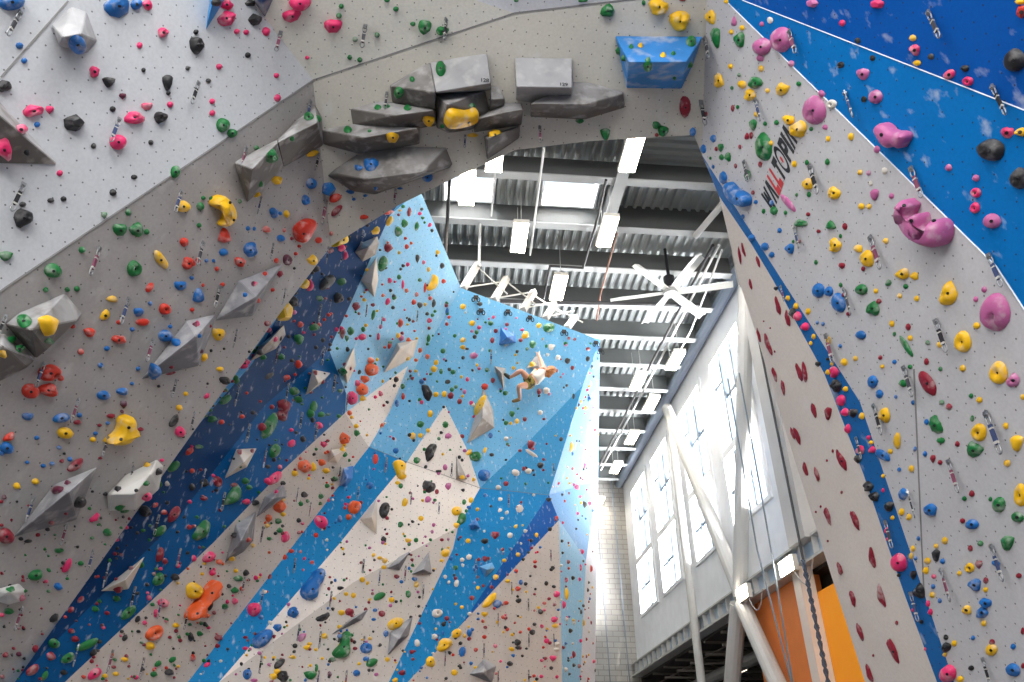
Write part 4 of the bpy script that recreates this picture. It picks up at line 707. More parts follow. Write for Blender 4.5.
# the remaining small holds (far beyond the 300 shown largest) as one mass
SM = bmesh.new(); keys = list(HOLD_RGB)
def add_small(a, seed):
    g = hold_geo(*a, seed=seed, fine=False)
    if g is None: return
    _, _, _, vs, fs, *_r = g
    bv = [SM.verts.new(v) for v in vs]
    for f in fs:
        ff = SM.faces.new([bv[k] for k in f]); ff.material_index = keys.index(a[4]); ff.smooth = True
for i, a in enumerate(REST): add_small(a, i + 9000)
rn = random.Random(5)
ZONES = [('dark', 60, 'kkgrRRpkg'), ('med', 60, 'kgRRpgkv'), ('lb', 80, 'kgRrpgoyk'), ('cream1', 120, 'kkgRRpygor'), ('stripe2', 40, 'pRrkuw'), ('cw', 80, 'kgmRywgkpR'), ('cream2', 80, 'kkgRmyg'), ('cream2c', 110, 'kyuRmgk'), ('strip3', 60, 'wRkyuwR'), ('cream3', 90, 'kkRyrpu'), ('nf', 110, 'pRkyrwku'), ('left_band', 40, 'RkgRk'), ('strip', 12, 'Rkgp')]
want = {z: c for z, c, _ in ZONES}; pal = {z: p for z, _, p in ZONES}
for t in range(24000):
    if not any(want.values()): break
    x, y = rn.uniform(0, 600), rn.uniform(190, 682)
    r = hit(x, y)
    if r is None or r[2][0] not in want or want[r[2][0]] <= 0: continue
    z = r[2][0]
    if z == 'left_band' and y < 500: continue
    want[z] -= 1
    sz = rn.uniform(1.8, 3.6) * (1.15 if z != 'nf' else 1.)
    add_small((x, y, sz, sz * rn.uniform(.8, 1.3), rn.choice(pal[z]), rn.choice('rrbt'), rn.uniform(0, 180)), t)
o = obj_bm('small_climbing_holds', SM, [HM(k) for k in keys])
tag(o, 'countless small multicoloured climbing holds dotted over all the walls', 'climbing holds', 'climbing holds', 'stuff')
# ------------------------------------------------------------------ quickdraws
hanger_me = bpy.data.meshes.new('bolt_hanger'); bm = bmesh.new(); box(bm, (0, 0, .0), (.035, .012, .05)); bmesh.ops.create_cone(bm, cap_ends=True, segments=6, radius1=.014, radius2=.014, depth=.03, matrix=Matrix.Rotation(R(90), 4, 'X')); bm.to_mesh(hanger_me); bm.free(); hanger_me.materials.append(steel)
cara_me = bpy.data.meshes.new('carabiner'); bm = bmesh.new(); ring(bm, (0, 0, 0), .017, .04, .006, seg=12, mseg=5); bm.to_mesh(cara_me); bm.free(); cara_me.materials.append(steel)
for p in cara_me.polygons: p.use_smooth = True
slings = []
for nm, c in (('grey', (62, 62, 70)), ('black', (28, 28, 34)), ('blue', (52, 66, 104)), ('pink_tipped', (120, 60, 84))):
    me = bpy.data.meshes.new('sling_' + nm); bm = bmesh.new(); box(bm, (0, 0, 0), (.028, .014, .15)); box(bm, (0, 0, .045), (.032, .017, .012), mat=1); box(bm, (0, 0, -.06), (.032, .017, .02), mat=1)
    bm.to_mesh(me); bm.free(); me.materials.append(plain('sling_' + nm, c, .8)); me.materials.append(plain('sling_tape', (178, 176, 172), .7)); slings.append(me)
QL = []
for key, txt in QDS.items():
    ox, oy, s = key
    for ent in txt.split(';'):
        x0, y0, x1, y1 = (float(v) for v in ent.split())
        ax, ay, bx, by = ox + x0 / s, oy + y0 / s, ox + x1 / s, oy + y1 / s
        r = hit(ax, ay)
        if r is None or ax > 1023: continue
        loc, n, fn = r
        top = loc + n * .035
        d0, d1 = proj(top), proj(top + Vector((0, 0, -.1)))
        L = .1 * math.hypot(bx - ax, by - ay) / max(2, math.hypot(d1[0] - d0[0], d1[1] - d0[1]))
        sc = min(1.5, max(.62, L / .29))
        t = empty('quickdraw', top); ang = math.atan2(n.y, n.x) + R(90) + rn.uniform(-.5, .5)
        t.rotation_euler = (0, 0, ang); t.scale = (sc * 1.1, sc * 1.1, sc)
        for nm, me, z in (('bolt_hanger', hanger_me, 0), ('carabiner', cara_me, -.045), ('sling', slings[len(QL) % 4], -.155), ('carabiner', cara_me, -.26)):
            c = bpy.data.objects.new(nm, me); COL.objects.link(c); c.parent = t; c.location = (0, 0, z)
        QL.append(dict(o=t, fn=fn, px=ax, py=(ay + by) / 2))
# ------------------------------------------------------------------ labels that single each hold and quickdraw out
def surf(fn): return SURF.get(fn[0], 'wall') if fn[0] != 'vol' else 'volume'
def size_word(m):
    return 'huge' if m > .33 else 'large' if m > .24 else 'mid-sized' if m > .165 else 'small'
ORD = ['first', 'second', 'third', 'fourth', 'fifth', 'sixth', 'seventh', 'eighth', 'ninth', 'tenth', 'eleventh', 'twelfth', 'thirteenth', 'fourteenth', 'fifteenth', 'sixteenth', 'seventeenth', 'eighteenth', 'nineteenth', 'twentieth', 'twenty-first', 'twenty-second', 'twenty-third', 'twenty-fourth']
for L in LAB:
    L['short'] = (size_word(L['m']) + ' ' if L['m'] < 9 else 'big ') + L['col'] + ' ' + L['shape']
    L['where'] = surf(L['fn'])
    if L['fn'][0] == 'vol': L['where'] = 'volume on ' + SURF.get(L['fn'][1], 'wall')
def relword(dx, dy):
    if abs(dx) > 2 * abs(dy): return 'right of' if dx > 0 else 'left of'
    if abs(dy) > 2 * abs(dx): return 'below' if dy > 0 else 'above'
    return ('lower ' if dy > 0 else 'upper ') + ('right of' if dx > 0 else 'left of')
def words(s): return len(s.split())
from collections import Counter
used = set(THINGS[i][1] for i in range(len(THINGS)))
base_count = Counter((L['short'], L['where']) for L in LAB)
short_count = Counter(L['short'] for L in LAB)
def settle(items, stem, near_pool, fixed):
    for L in items:
        cands = []
        if fixed(L): cands.append(stem(L))
        near = sorted(near_pool, key=lambda q: (q['px'] - L['px']) ** 2 + (q['py'] - L['py']) ** 2)
        for q in near[:7]:
            if q['o'] == L['o'] or q.get('short', '') == L.get('short'): continue
            dx, dy = L['px'] - q['px'], L['py'] - q['py']
            cands.append(('%s just %s %s' % (stem(L), relword(dx, dy), q['name'])).replace(' a orange', ' an orange').replace(' a angular', ' an angular'))
        done = False
        for c in cands:
            if c not in used and words(c) <= 16: L['o']['label'] = c; used.add(c); done = True; break
        if not done: L['o']['label'] = None; L['todo'] = True
big_pool = [dict(o=t[0], px=t[2][0], py=t[2][1], name=('the ' + t[1]) if words(t[1]) <= 7 else 'a volume', short=t[1]) for t in THINGS if words(t[1]) <= 7]
hold_pool = [dict(o=L['o'], px=L['px'], py=L['py'], name='a ' + ' '.join([L['col'], L['shape']]) + ' hold', short=L['short']) for L in LAB if L['m'] > .15]
settle(LAB, lambda L: '%s climbing hold on %s' % (L['short'], L['where']) if L['fn'][0] != 'vol' else '%s climbing hold on %s' % (L['short'], L['where']), hold_pool, lambda L: base_count[(L['short'], L['where'])] == 1)
for L in LAB: tag(L['o'], None, 'climbing hold', 'climbing holds')
qn = Counter(surf(q['fn']) for q in QL)
settle(QL, lambda L: 'metal quickdraw on %s' % (L['fn'][0] != 'vol' and surf(L['fn']) or 'volume on ' + SURF.get(L['fn'][1], 'wall')), hold_pool, lambda L: False)
for q in QL: tag(q['o'], None, 'quickdraw', 'quickdraws hanging on the climbing walls')
for pool in (LAB, QL):
    for L in pool:
        if L.get('todo'):
            w = surf(L['fn']); k = sum(1 for M in pool if surf(M['fn']) == w and M['py'] < L['py'])
            kk = 0
            nm = L.get('short', 'metal quickdraw') + (' climbing hold' if 'short' in L else '')
            peers = sorted([M for M in pool if surf(M['fn']) == w and M.get('short') == L.get('short')], key=lambda M: M['py'])
            i = [M['o'] for M in peers].index(L['o'])
            c = '%s on %s, %s from the top' % (nm, 'a volume' if w == 'volume' else w, ORD[i] if i < 24 else 'number %d' % (i + 1))
            L['o']['label'] = c; used.add(c)
# ------------------------------------------------------------------ hall behind the arch
XW, YB, ZB, ZF, ZD = 6.91, 28.8, 5.85, 12.6, 13.2
white_wall = plain('window_wall_white', (238, 240, 244), .7); frame_w = plain('frame_white', (238, 240, 242), .5)
mull = plain('mullion_grey', (84, 98, 112), .4); steelpaint = plain('painted_steel', (188, 186, 182), .5); girder = plain('girder_grey', (150, 152, 156), .6)
flange_m = plain('flange_light', (160, 162, 162), .6); web_m = plain('web_grey', (82, 84, 84), .75)
glass, nt, b = nodes('window_glass')
nt.nodes.remove(b); tr = nt.nodes.new('ShaderNodeBsdfTransparent'); gl = nt.nodes.new('ShaderNodeBsdfGlossy'); gl.inputs['Roughness'].default_value = .05
mx = nt.nodes.new('ShaderNodeMixShader'); mx.inputs[0].default_value = .06
nt.links.new(tr.outputs[0], mx.inputs[1]); nt.links.new(gl.outputs[0], mx.inputs[2]); nt.links.new(mx.outputs[0], nt.nodes['Material Output'].inputs[0])
WIN = [(25.05, 27.55), (22.05, 24.4), (18.4, 20.75), (15.1, 17.65)]
Z0, Z1, ZT = 7.25, 12.02, 9.2
bm = bmesh.new(); T = .3
ys = [14.05] + [v for w in reversed(WIN) for v in w] + [YB]
for a, c in zip(ys[0::2], ys[1::2]): boxb(bm, (XW, a, ZB), (XW + T, c, ZD))
for a, c in WIN:
    boxb(bm, (XW, a, ZB), (XW + T, c, Z0)); boxb(bm, (XW, a, Z1), (XW + T, c, ZD))
tag(obj_bm('wall_right_windows', bm, white_wall), 'white upper wall with four tall bright windows', 'wall', kind='structure')
def glazing(name, a, c, label):
    t = empty(name, (XW + .1, (a + c) / 2, Z0)); tag(t, label, 'window', kind='structure')
    bm = bmesh.new(); w = .16
    for lo, hi in (((XW - .05, a, Z0 + .1), (XW + .2, a + w, Z1 - w)), ((XW - .05, c - w, Z0 + .1), (XW + .2, c, Z1 - w)), ((XW - .05, a, Z1 - w), (XW + .2, c, Z1)), ((XW - .05, a, Z0), (XW + .2, c, Z0 + .1)), ((XW - .04, a + w, ZT - .1), (XW + .2, c - w, ZT + .1))):
        boxb(bm, lo, hi)
    obj_bm('window_frame', bm, frame_w, t)
    bm = bmesh.new()
    for f in (.36, .68):
        y = a + (c - a) * f; boxb(bm, (XW + .0, y - .05, Z0 + .1), (XW + .13, y + .05, Z1 - w))
    for z, f0, f1 in ((ZT + 1.35, .0, .68), (ZT - 1.0, .36, 1.), (ZT + 1.9, .68, 1.)):
        boxb(bm, (XW + .04, a + (c - a) * f0, z - .05), (XW + .13, a + (c - a) * f1, z + .05))
    obj_bm('mullion', bm, mull, t)
    bm = bmesh.new(); boxb(bm, (XW + .13, a, Z0), (XW + .15, c, Z1)); obj_bm('pane', bm, glass, t)
for i, (w, l) in enumerate(zip(WIN, ('farthest tall window beside the block wall', 'tall window left of the thin vertical post', 'tall window crossed by the slanting brace', 'nearest tall window split by the steel column'))):
    glazing('window_%d' % (i + 1), w[0], w[1], l)
# near stretch of wall, recessed corner beside the cream pillar
bm = bmesh.new(); boxb(bm, (XW - .34, 13.35, ZB), (XW + T, 14.12, ZD)); boxb(bm, (XW + .15, 8, ZB), (XW + T + .1, 13.75, ZD))
tag(obj_bm('wall_right_pilaster', bm, plain('pilaster_shaded_white', (186, 182, 178), .7)), 'plain white wall corner beside the cream pillar', 'wall', kind='structure')  # shade on the pilaster put into its greyer white
bm = bmesh.new(); tube(bm, (XW - .17, 14.16, ZF + .12), (XW - .17, YB - .01, ZF + .12), .16, 12)
tag(obj_bm('eave_pipe', bm, plain('eave_blue_grey', (140, 152, 170), .5)), 'blue-grey round pipe along the top of the window wall', 'pipe', kind='structure')
# block wall at the back
blk, nt, b = nodes('block_wall'); g = nt.nodes.new('ShaderNodeNewGeometry'); br = nt.nodes.new('ShaderNodeTexBrick')
sp = nt.nodes.new('ShaderNodeSeparateXYZ'); cb = nt.nodes.new('ShaderNodeCombineXYZ'); nt.links.new(g.outputs['Position'], sp.inputs[0]); nt.links.new(sp.outputs[0], cb.inputs[0]); nt.links.new(sp.outputs[2], cb.inputs[1]); nt.links.new(cb.outputs[0], br.inputs[0])
br.inputs['Scale'].default_value = 1; br.inputs['Brick Width'].default_value = .42; br.inputs['Row Height'].default_value = .19; br.inputs['Mortar Size'].default_value = .014
br.inputs['Color1'].default_value = lin((176, 172, 166)); br.inputs['Color2'].default_value = lin((162, 158, 152)); br.inputs['Mortar'].default_value = lin((134, 130, 126))
nt.links.new(br.outputs[0], b.inputs['Base Color']); b.inputs['Roughness'].default_value = .85
bm = bmesh.new(); boxb(bm, (-12, YB, 0), (XW + T, YB + .3, ZD)); tag(obj_bm('wall_back', bm, blk), 'grey concrete block wall at the far end', 'wall', kind='structure')
matf = plain('floor_mat', (100, 102, 108), .85)
bm = bmesh.new(); boxb(bm, (-12, -12, -.1), (14.2, YB + .3, 0)); tag(obj_bm('floor', bm, matf), 'dark padded gym floor', 'floor', kind='structure')
# mezzanine beam under the windows
t = empty('edge_beam', (XW - .1, 21, 5.5)); tag(t, 'light grey steel edge beam with stiffeners under the windows', 'beam', kind='structure')
beam_blue = plain('beam_web_blue', (168, 184, 200), .5)
bm = bmesh.new(); boxb(bm, (XW - .1, 8, 5.52), (XW - .06, YB, 5.86)); obj_bm('web', bm, beam_blue, t)
bm = bmesh.new(); boxb(bm, (XW - .24, 8, 5.47), (XW + .1, YB, 5.52)); boxb(bm, (XW - .24, 8, 5.86), (XW + .05, YB, 5.9)); obj_bm('flange', bm, steelpaint, t)
bm = bmesh.new(); y = 8.4
while y < YB: boxb(bm, (XW - .22, y, 5.52), (XW - .1, y + .03, 5.86)); y += .62
obj_bm('stiffener', bm, steelpaint, t)
# bracing, posts
def member(name, p, q, r, label, m=steelpaint, seg=14):
    bm = bmesh.new(); tube(bm, p, q, r, seg); return tag(obj_bm(name, bm, m, smooth=False), label, 'steel column', kind='structure')
XC = XW - .32
member('brace_column', atX(740, 596, XC), atX(746, 288, XC), .17, 'white round steel column rising along the nearest window')
member('diagonal_brace', atX(740, 592, XC), atX(667, 408, XC), .17, 'white slanting steel brace across the third window')
member('wall_post', atX(706, 720, XC), atX(668.5, 408, XC), .11, 'slim white vertical post between the second and third windows')
member('lower_post', atX(729, 722, XC), atX(738.5, 604, XC), .19, 'white round post under the edge beam')
member('lower_brace', atX(742, 604, XC), atX(795, 722, XC), .18, 'white slanting brace under the edge beam in front of the orange wall')
bm = bmesh.new(); boxb(bm, (XW - .3, 13.98, 0), (XW - .02, 14.3, 5.47)); tag(obj_bm('box_column', bm, plain('column_cream', (226, 210, 196), .6)), 'square cream column right of the orange wall', 'steel column', kind='structure')
# under the mezzanine
orange_m = plain('orange_wall_paint', (226, 126, 56), .7); yel = plain('amber_glow_paint', (255, 158, 10), .6, emit=.12)  # amber paint given a faint glow of its own, no lamp there
bm = bmesh.new(); boxb(bm, (XW + .02, 14.3, 0), (XW + .25, 17.35, 5.46))
tag(obj_bm('wall_orange', bm, orange_m), 'burnt orange wall under the edge beam', 'wall', kind='structure')
bm = bmesh.new(); boxb(bm, (XW - .02, 9.5, 0), (XW + .2, 13.97, 4.98)); tag(obj_bm('wall_amber', bm, yel), 'bright amber wall between cream column and cream pillar', 'wall', kind='structure')
dark_u = plain('mezzanine_dark', (58, 54, 52), .9)
bm = bmesh.new(); boxb(bm, (XW + .1, 8, 5.4), (14, YB, 5.47)); boxb(bm, (13.9, 8, 0), (14, YB, 5.4)); boxb(bm, (XW + .1, YB - .1, 0), (14, YB, 5.4)); boxb(bm, (XW + .4, 8.1, 0), (XW + .5, 17.2, 5.4)); boxb(bm, (XW + .26, 17.15, 0), (13.9, 17.3, 5.4)); tag(obj_bm('ceiling_mezzanine', bm, dark_u), 'dark underside of the mezzanine behind the edge beam', 'ceiling', kind='structure')
joist_m = plain('joist_brown', (112, 104, 98), .7)
for i in range(7):
    y = 18.4 + 1.45 * i; bm = bmesh.new(); bar(bm, (XW + .1, y, 5.05), (13.5, y, 5.05), .12, .06); bar(bm, (XW + .1, y, 5.36), (13.5, y, 5.36), .12, .06)
    for k in range(9): tube(bm, (XW + .2 + k * .7, y, 5.05 + .3 * (k % 2)), (XW + .9 + k * .7, y, 5.35 - .3 * (k % 2)), .02, 5)
    tag(obj_bm('floor_joist', bm, joist_m), ORD[i] + ' open web joist under the mezzanine, counted from the orange wall', 'joist', 'joists under the mezzanine', 'structure')
bm = bmesh.new(); tube(bm, (XW + .9, 17.8, 4.75), (XW + .9, YB - .3, 4.75), .16, 10); tag(obj_bm('air_duct', bm, plain('duct_grey', (120, 118, 116), .5)), 'round grey duct in the dark mezzanine underside', 'duct')
t = empty('wall_vent', (XW + .01, 15.0, 4.3)); tag(t, 'small white-framed vent on the orange wall', 'vent')
vq = atX(810, 621, XW); t.location = vq
bm = bmesh.new(); box(bm, vq, (.05, .3, .36)); obj_bm('vent_frame', bm, frame_w, t)
bm = bmesh.new()
for k in range(6): box(bm, vq + Vector((-.03, 0, -.13 + k * .052)), (.012, .22, .03))
obj_bm('louvre', bm, plain('vent_grey', (150, 150, 150), .5), t)
# ------------------------------------------------------------------ roof
BY = [11 * (.619 + .137 * k) for k in range(15)]
def deckpart(x0, x1, y0, y1, along_y=True, z=ZD):
    bm = bmesh.new(); P = .21; prof_ = ((0, 0), (.06, 0), (.09, -.07), (.15, -.07), (.18, 0), (.21, 0))
    lo, hi = (x0, x1) if along_y else (y0, y1); pts = []; v = lo
    while v < hi - 1e-6:
        for a, zz in prof_[:-1]: pts.append((min(v + a, hi), zz))
        v += P
    pts.append((hi, 0)); A = [];
    for u, zz in pts: A.append((bm.verts.new((u, y0, z + zz) if along_y else (x0, u, z + zz)), bm.verts.new((u, y1, z + zz) if along_y else (x1, u, z + zz))))
    for p, q in zip(A[:-1], A[1:]):
        if (p[0].co - q[0].co).length > 1e-6: bm.faces.new((p[0], q[0], q[1], p[1]))
    return bm
deck = plain('roof_deck', (146, 150, 150), .6, .1)
SKY = [(-.46, .6), (1.71, 2.88)]
YS0, YS1 = 11.98, 12.74
total = bmesh.new()
def addp(*a, **k):
    b_ = deckpart(*a, **k); me = bpy.data.meshes.new('t'); b_.to_mesh(me); b_.free(); total.from_mesh(me); bpy.data.meshes.remove(me)
addp(-12, 3.2, 6.0, YS0); addp(-12, XW + T, YS1, YB + .3)
for a, c in ((-12, -.46), (.6, 1.71), (2.88, XW + T)): addp(a, c, YS0, YS1)
addp(3.2, XW + T, 6.0, YS0, along_y=False)
tag(obj_bm('ceiling', total, deck), 'corrugated metal roof deck with two skylights', 'ceiling', kind='structure')
bm = bmesh.new(); boxb(bm, (-12, -12, ZD), (XW + 3, 6.0, ZD + .1)); boxb(bm, (-12, 6, ZD + .5), (XW + 1, YS0 - .4, ZD + .55)); boxb(bm, (-12, YS1 + .4, ZD + .5), (XW + 1, YB, ZD + .55)); tag(obj_bm('ceiling_near', bm, plain('ceiling_white', (200, 200, 200), .8)), 'plain roof over the near part of the hall', 'ceiling', kind='structure')
for i, (a, c) in enumerate(SKY):
    t = empty('window_%d' % (i + 5), ((a + c) / 2, (YS0 + YS1) / 2, ZD)); tag(t, ('left' if i == 0 else 'right') + ' bright skylight in the roof deck', 'skylight', kind='structure')
    bm = bmesh.new()
    for lo, hi in (((a - .05, YS0 - .05, ZD - .1), (a, YS1 + .05, ZD + .3)), ((c, YS0 - .05, ZD - .1), (c + .05, YS1 + .05, ZD + .3)), ((a, YS0 - .05, ZD - .1), (c, YS0, ZD + .3)), ((a, YS1, ZD - .1), (c, YS1 + .05, ZD + .3))): boxb(bm, lo, hi)
    obj_bm('curb', bm, frame_w, t)
    bm = bmesh.new(); boxb(bm, (a, YS0, ZD + .1), (c, YS1, ZD + .12)); obj_bm('pane', bm, glass, t)
for k, y in enumerate(BY):
    t = empty('roof_beam', (0, y, ZF)); tag(t, ORD[k - 3] + ' grey steel roof beam back from the arch' if 3 <= k else ['hidden grey roof beam above the near hall', 'hidden grey roof beam above the arch front', 'grey roof beam right above the arch'][k], 'beam', 'parallel steel roof beams', 'structure')
    bm = bmesh.new(); boxb(bm, (-12, y - .1, ZF - .03), (XW - .36, y + .1, ZF)); obj_bm('flange', bm, flange_m, t)
    bm = bmesh.new(); boxb(bm, (-12, y - .015, ZF), (XW - .36, y + .015, ZD - .08)); obj_bm('web', bm, web_m, t)
bm = bmesh.new(); boxb(bm, (3.1, 12.72, ZF - .02), (XW, 12.78, ZD)); boxb(bm, (3.1, 11.6, ZF + .02), (3.14, 12.8, ZD)); tag(obj_bm('deep_girder', bm, web_m), 'deep dark girder above the fan', 'beam', kind='structure')
bm = bmesh.new(); boxb(bm, (3.06, 7, ZF - .08), (3.3, 13.0, ZF - .05)); boxb(bm, (3.17, 7, ZF - .05), (3.19, 13.0, ZF + .3)); tag(obj_bm('long_girder', bm, flange_m), 'pale girder running lengthwise to the right hanging light', 'beam', kind='structure')
member('roof_brace', (5.6, 11.2, ZF - .1), (5.1, 12.6, ZF - .3), .07, 'short pale roof brace above the right wall corner')
# wall props behind the climbing wall top
for i, (x, y) in enumerate(((463, 289), (494, 300), (523, 310), (545, 319), (567, 328))):
    pb = atD(x, y, 15.4 + .35 * i); pt = pb + Vector((.3, .5, 1.05 - .1 * i)); bm = bmesh.new(); bar(bm, pb, pt, .12, .12)
    if i < 4:
        tube(bm, pb + Vector((.3, .5, .95 - .1 * i)), pb + Vector((.95, .6, .35)), .018, 6); tube(bm, pb + Vector((.1, .2, .2)), pb + Vector((.8, .8, .8)), .018, 6)
    tag(obj_bm('wall_prop', bm, steelpaint), ORD[i] + ' white steel prop from the left behind the climbing wall top', 'prop', 'props behind the climbing wall', 'structure')
# pipes and cables
def pipe(name, pts, r, m, label, cat='pipe'):
    bm = bmesh.new()
    for p, q in zip(pts[:-1], pts[1:]): tube(bm, p, q, r, 8)
    tag(obj_bm(name, bm, m), label, cat)
pw = plain('pipe_white', (206, 206, 204), .5); pd = plain('pipe_dark', (46, 44, 46), .5); rust = plain('pipe_rust', (126, 86, 70), .6)
Z = 12.4
pipe('hanging_conduit', [atZ(544, 148, Z), atZ(530, 255, Z)], .025, pw, 'thin white conduit running left of the skylights to a hanging light')
pipe('hanging_conduit', [atZ(496, 160, Z), atZ(491, 216, Z)], .02, pw, 'thin white conduit under the left skylight')
pipe('hanging_conduit', [atZ(606, 180, Z), atZ(598, 218, Z), atZ(583, 268, Z), atZ(550, 266, Z), atZ(543, 302, Z)], .03, pd, 'dark conduit bending down toward the middle hanging light')
pipe('hanging_conduit', [atZ(617, 233, Z), atZ(600, 296, Z), atZ(597, 320, Z)], .022, rust, 'rusty thin conduit below the right hanging light')
pipe('sprinkler_pipe', [atZ(500, 301, 12.2), atZ(700, 305, 12.2)], .05, pd, 'dark sprinkler pipe crossing behind the fan')
pipe('sprinkler_pipe', [atZ(713, 245, 12.1), atZ(655, 356, 12.1), atZ(597, 470, 12.1)], .035, pd, 'long dark pipe running back past the fan')
pipe('sprinkler_pipe', [atZ(719, 245, 12.1), atZ(662, 356, 12.1), atZ(601, 470, 12.1)], .03, pw, 'long white pipe running back beside the dark pipe')
pipe('hanging_conduit', [atZ(722, 250, 12.2), atZ(691, 330, 12.2), atZ(676, 358, 12.2)], .025, pw, 'white conduit leading to the light nearest the window wall')
pipe('support_pole', [Vector((-.35, 11.9, 9.7)), Vector((-.35, 11.9, 13.1))], .035, pd, 'dark vertical pole left of the skylights', 'pole')
pipe('support_pole', [Vector((.35, 12.9, 11.4)), Vector((.35, 12.9, 13.1))], .03, pw, 'slim pale pole right of the dark pole', 'pole')
pipe('steel_cable', [Vector((XW - .4, atX(771, 400, XW - .4).y, 12.4)), Vector((XW - .4, atX(771, 400, XW - .4).y, .02))], .025, pd, 'dark cable hanging down the wall corner by the cream pillar', 'cable')
for x, y, l in ((590, 562, 'left'), (607, 570, 'right')):
    p = atY(x + 4, 480, 28.2); pipe('hanging_rope', [Vector((p.x, 28.2, 12.9)), Vector((p.x + .25, 28.2, .0))], .018, plain('rope_grey', (110, 120, 130), .8), l + ' rope hanging in front of the block wall', 'rope')
p0 = atX(757, 549, 6.3); p1 = atX(790, 676, 6.3)
pipe('hanging_rope', [p0 + Vector((0, 0, 4)), p0, p0 + (p1 - p0) * ((p0.z - .03) / (p0.z - p1.z))], .018, plain('rope_grey', (110, 120, 130), .8), 'grey rope hanging before the orange wall past its left light', 'rope')
p0 = atX(771, 549, 6.35); p1 = atX(789, 660, 6.35)
pipe('hanging_rope', [p0 + Vector((0, 0, 4)), p0, p0 + (p1 - p0) * ((p0.z - .03) / (p0.z - p1.z))], .018, plain('rope_grey', (110, 120, 130), .8), 'grey rope hanging before the orange wall past its right light', 'rope')
tw = bmesh.new(); a0 = atX(803, 560, 6.45); a1 = atX(828, 682, 6.45); a1 = a0 + (a1 - a0) * ((a0.z - .03) / (a0.z - a1.z)); NS = 60
for k in range(NS):
    f0, f1 = k / NS, (k + 1) / NS; off = lambda i, s: Vector((.03 * math.cos(i * 1.9 + s), .03 * math.sin(i * 1.9 + s), 0))
    for s in (0, math.pi): tube(tw, a0.lerp(a1, f0) + off(k, s), a0.lerp(a1, f1) + off(k + 1, s), .022, 5)
tag(obj_bm('twisted_rope', tw, plain('rope_blue', (74, 84, 100), .8)), 'thick blue-grey twisted rope hanging along the cream column', 'rope')
# ------------------------------------------------------------------ lights that hang in the hall
lamp_m, nt, b = nodes('lamp_diffuser'); b.inputs['Base Color'].default_value = (1, .95, .88, 1); b.inputs['Emission Color'].default_value = (1, .9, .74, 1); b.inputs['Emission Strength'].default_value = 34
house_m = plain('lamp_housing', (210, 205, 196), .5); cable_m = plain('lamp_cable', (170, 170, 168), .6)
def hang_light(px, py, z, label, w=.3, l=.95, top=ZD - .1, tilt=0., parent_proto=[None]):
    c = atZ(px, py, z); t = empty('hanging_light', c); t.rotation_euler = (0, tilt, 0); tag(t, label, 'ceiling light', 'bright rectangular lights hanging from the roof')
    if parent_proto[0] is None:
        bm = bmesh.new(); box(bm, (0, 0, .05), (.33, 1.0, .09)); bmesh.ops.bevel(bm, geom=bm.edges[:], offset=.01, segments=1, affect='EDGES'); h = bpy.data.meshes.new('housing'); bm.to_mesh(h); bm.free(); h.materials.append(house_m)
        bm = bmesh.new(); box(bm, (0, 0, -.005), (.3, .95, .025)); d = bpy.data.meshes.new('diffuser'); bm.to_mesh(d); bm.free(); d.materials.append(lamp_m)
        bm = bmesh.new(); tube(bm, (0, 0, .09), (0, 0, 1.2), .008, 6); k = bpy.data.meshes.new('cable'); bm.to_mesh(k); bm.free(); k.materials.append(cable_m)
        parent_proto[0] = (h, d, k)
    for nm, me, y in (('housing', parent_proto[0][0], 0), ('diffuser', parent_proto[0][1], 0), ('cable', parent_proto[0][2], .4), ('cable', parent_proto[0][2], -.4)):
        o = bpy.data.objects.new(nm, me); COL.objects.link(o); o.parent = t; o.location = (0, y, 0)
for px, py, l in ((632, 153, 'bright rectangular light nearest, at the arch edge'), (467, 188, 'bright rectangular light in front of the left skylight'), (519.5, 238, 'bright rectangular light below the left skylight'), (607.5, 232, 'bright rectangular light below the right skylight'),
        (558.5, 288, 'bright rectangular light left of the fan'), (675, 361, 'bright rectangular light beside the top of the window wall'), (638, 382, 'bright rectangular light second in the row behind the fan'), (651, 404, 'bright rectangular light third in the row behind the fan'),
        (632, 438, 'bright rectangular light fourth in the row behind the fan'), (616, 468, 'bright rectangular light last in the row behind the fan'), (599, 502, 'bright rectangular light low against the block wall'), (495, 153, 'bright rectangular light half hidden by the arch')):
    hang_light(px, py, 11.8, l)
for px, py, l in ((742, 593, 'left bright light box on the edge beam above the orange wall'), (786, 566, 'right bright light box on the edge beam above the orange wall')):
    c = atX(px, py, 6.45); t = empty('beam_light', c); tag(t, l, 'wall light', 'light boxes on the edge beam')
    bm = bmesh.new(); box(bm, c + Vector((.06, 0, 0)), (.1, .62, .3)); obj_bm('housing', bm, house_m, t)
    bm = bmesh.new(); box(bm, c, (.03, .58, .26)); obj_bm('diffuser', bm, lamp_m, t)
    bm = bmesh.new(); box(bm, c + Vector((.16, 0, .05)), (.2, .05, .05)); obj_bm('bracket', bm, steelpaint, t)
    bm = bmesh.new(); pts = [c + Vector((.05, -.2 - .12 * k, -.15 - .34 * math.sin(k * .45))) for k in range(8)]
    for p, q in zip(pts[:-1], pts[1:]): tube(bm, p, q, .012, 6)
    obj_bm('cable', bm, cable_m, t)
dim_lamp = plain('dim_lamp_diffuser', (255, 240, 215), .5, emit=2.5); c = atX(736, 672, 8.0); t = empty('mezzanine_light', c); tag(t, 'bright light under the dark mezzanine behind the round post', 'ceiling light')
bm = bmesh.new(); box(bm, c, (.3, .9, .03)); obj_bm('diffuser', bm, dim_lamp, t); bm = bmesh.new(); box(bm, c + Vector((0, 0, .05)), (.34, .95, .06)); obj_bm('housing', bm, house_m, t)
bm = bmesh.new(); tube(bm, c + Vector((0, 0, .08)), (c.x, c.y, 5.39), .01, 6); obj_bm('cable', bm, cable_m, t)
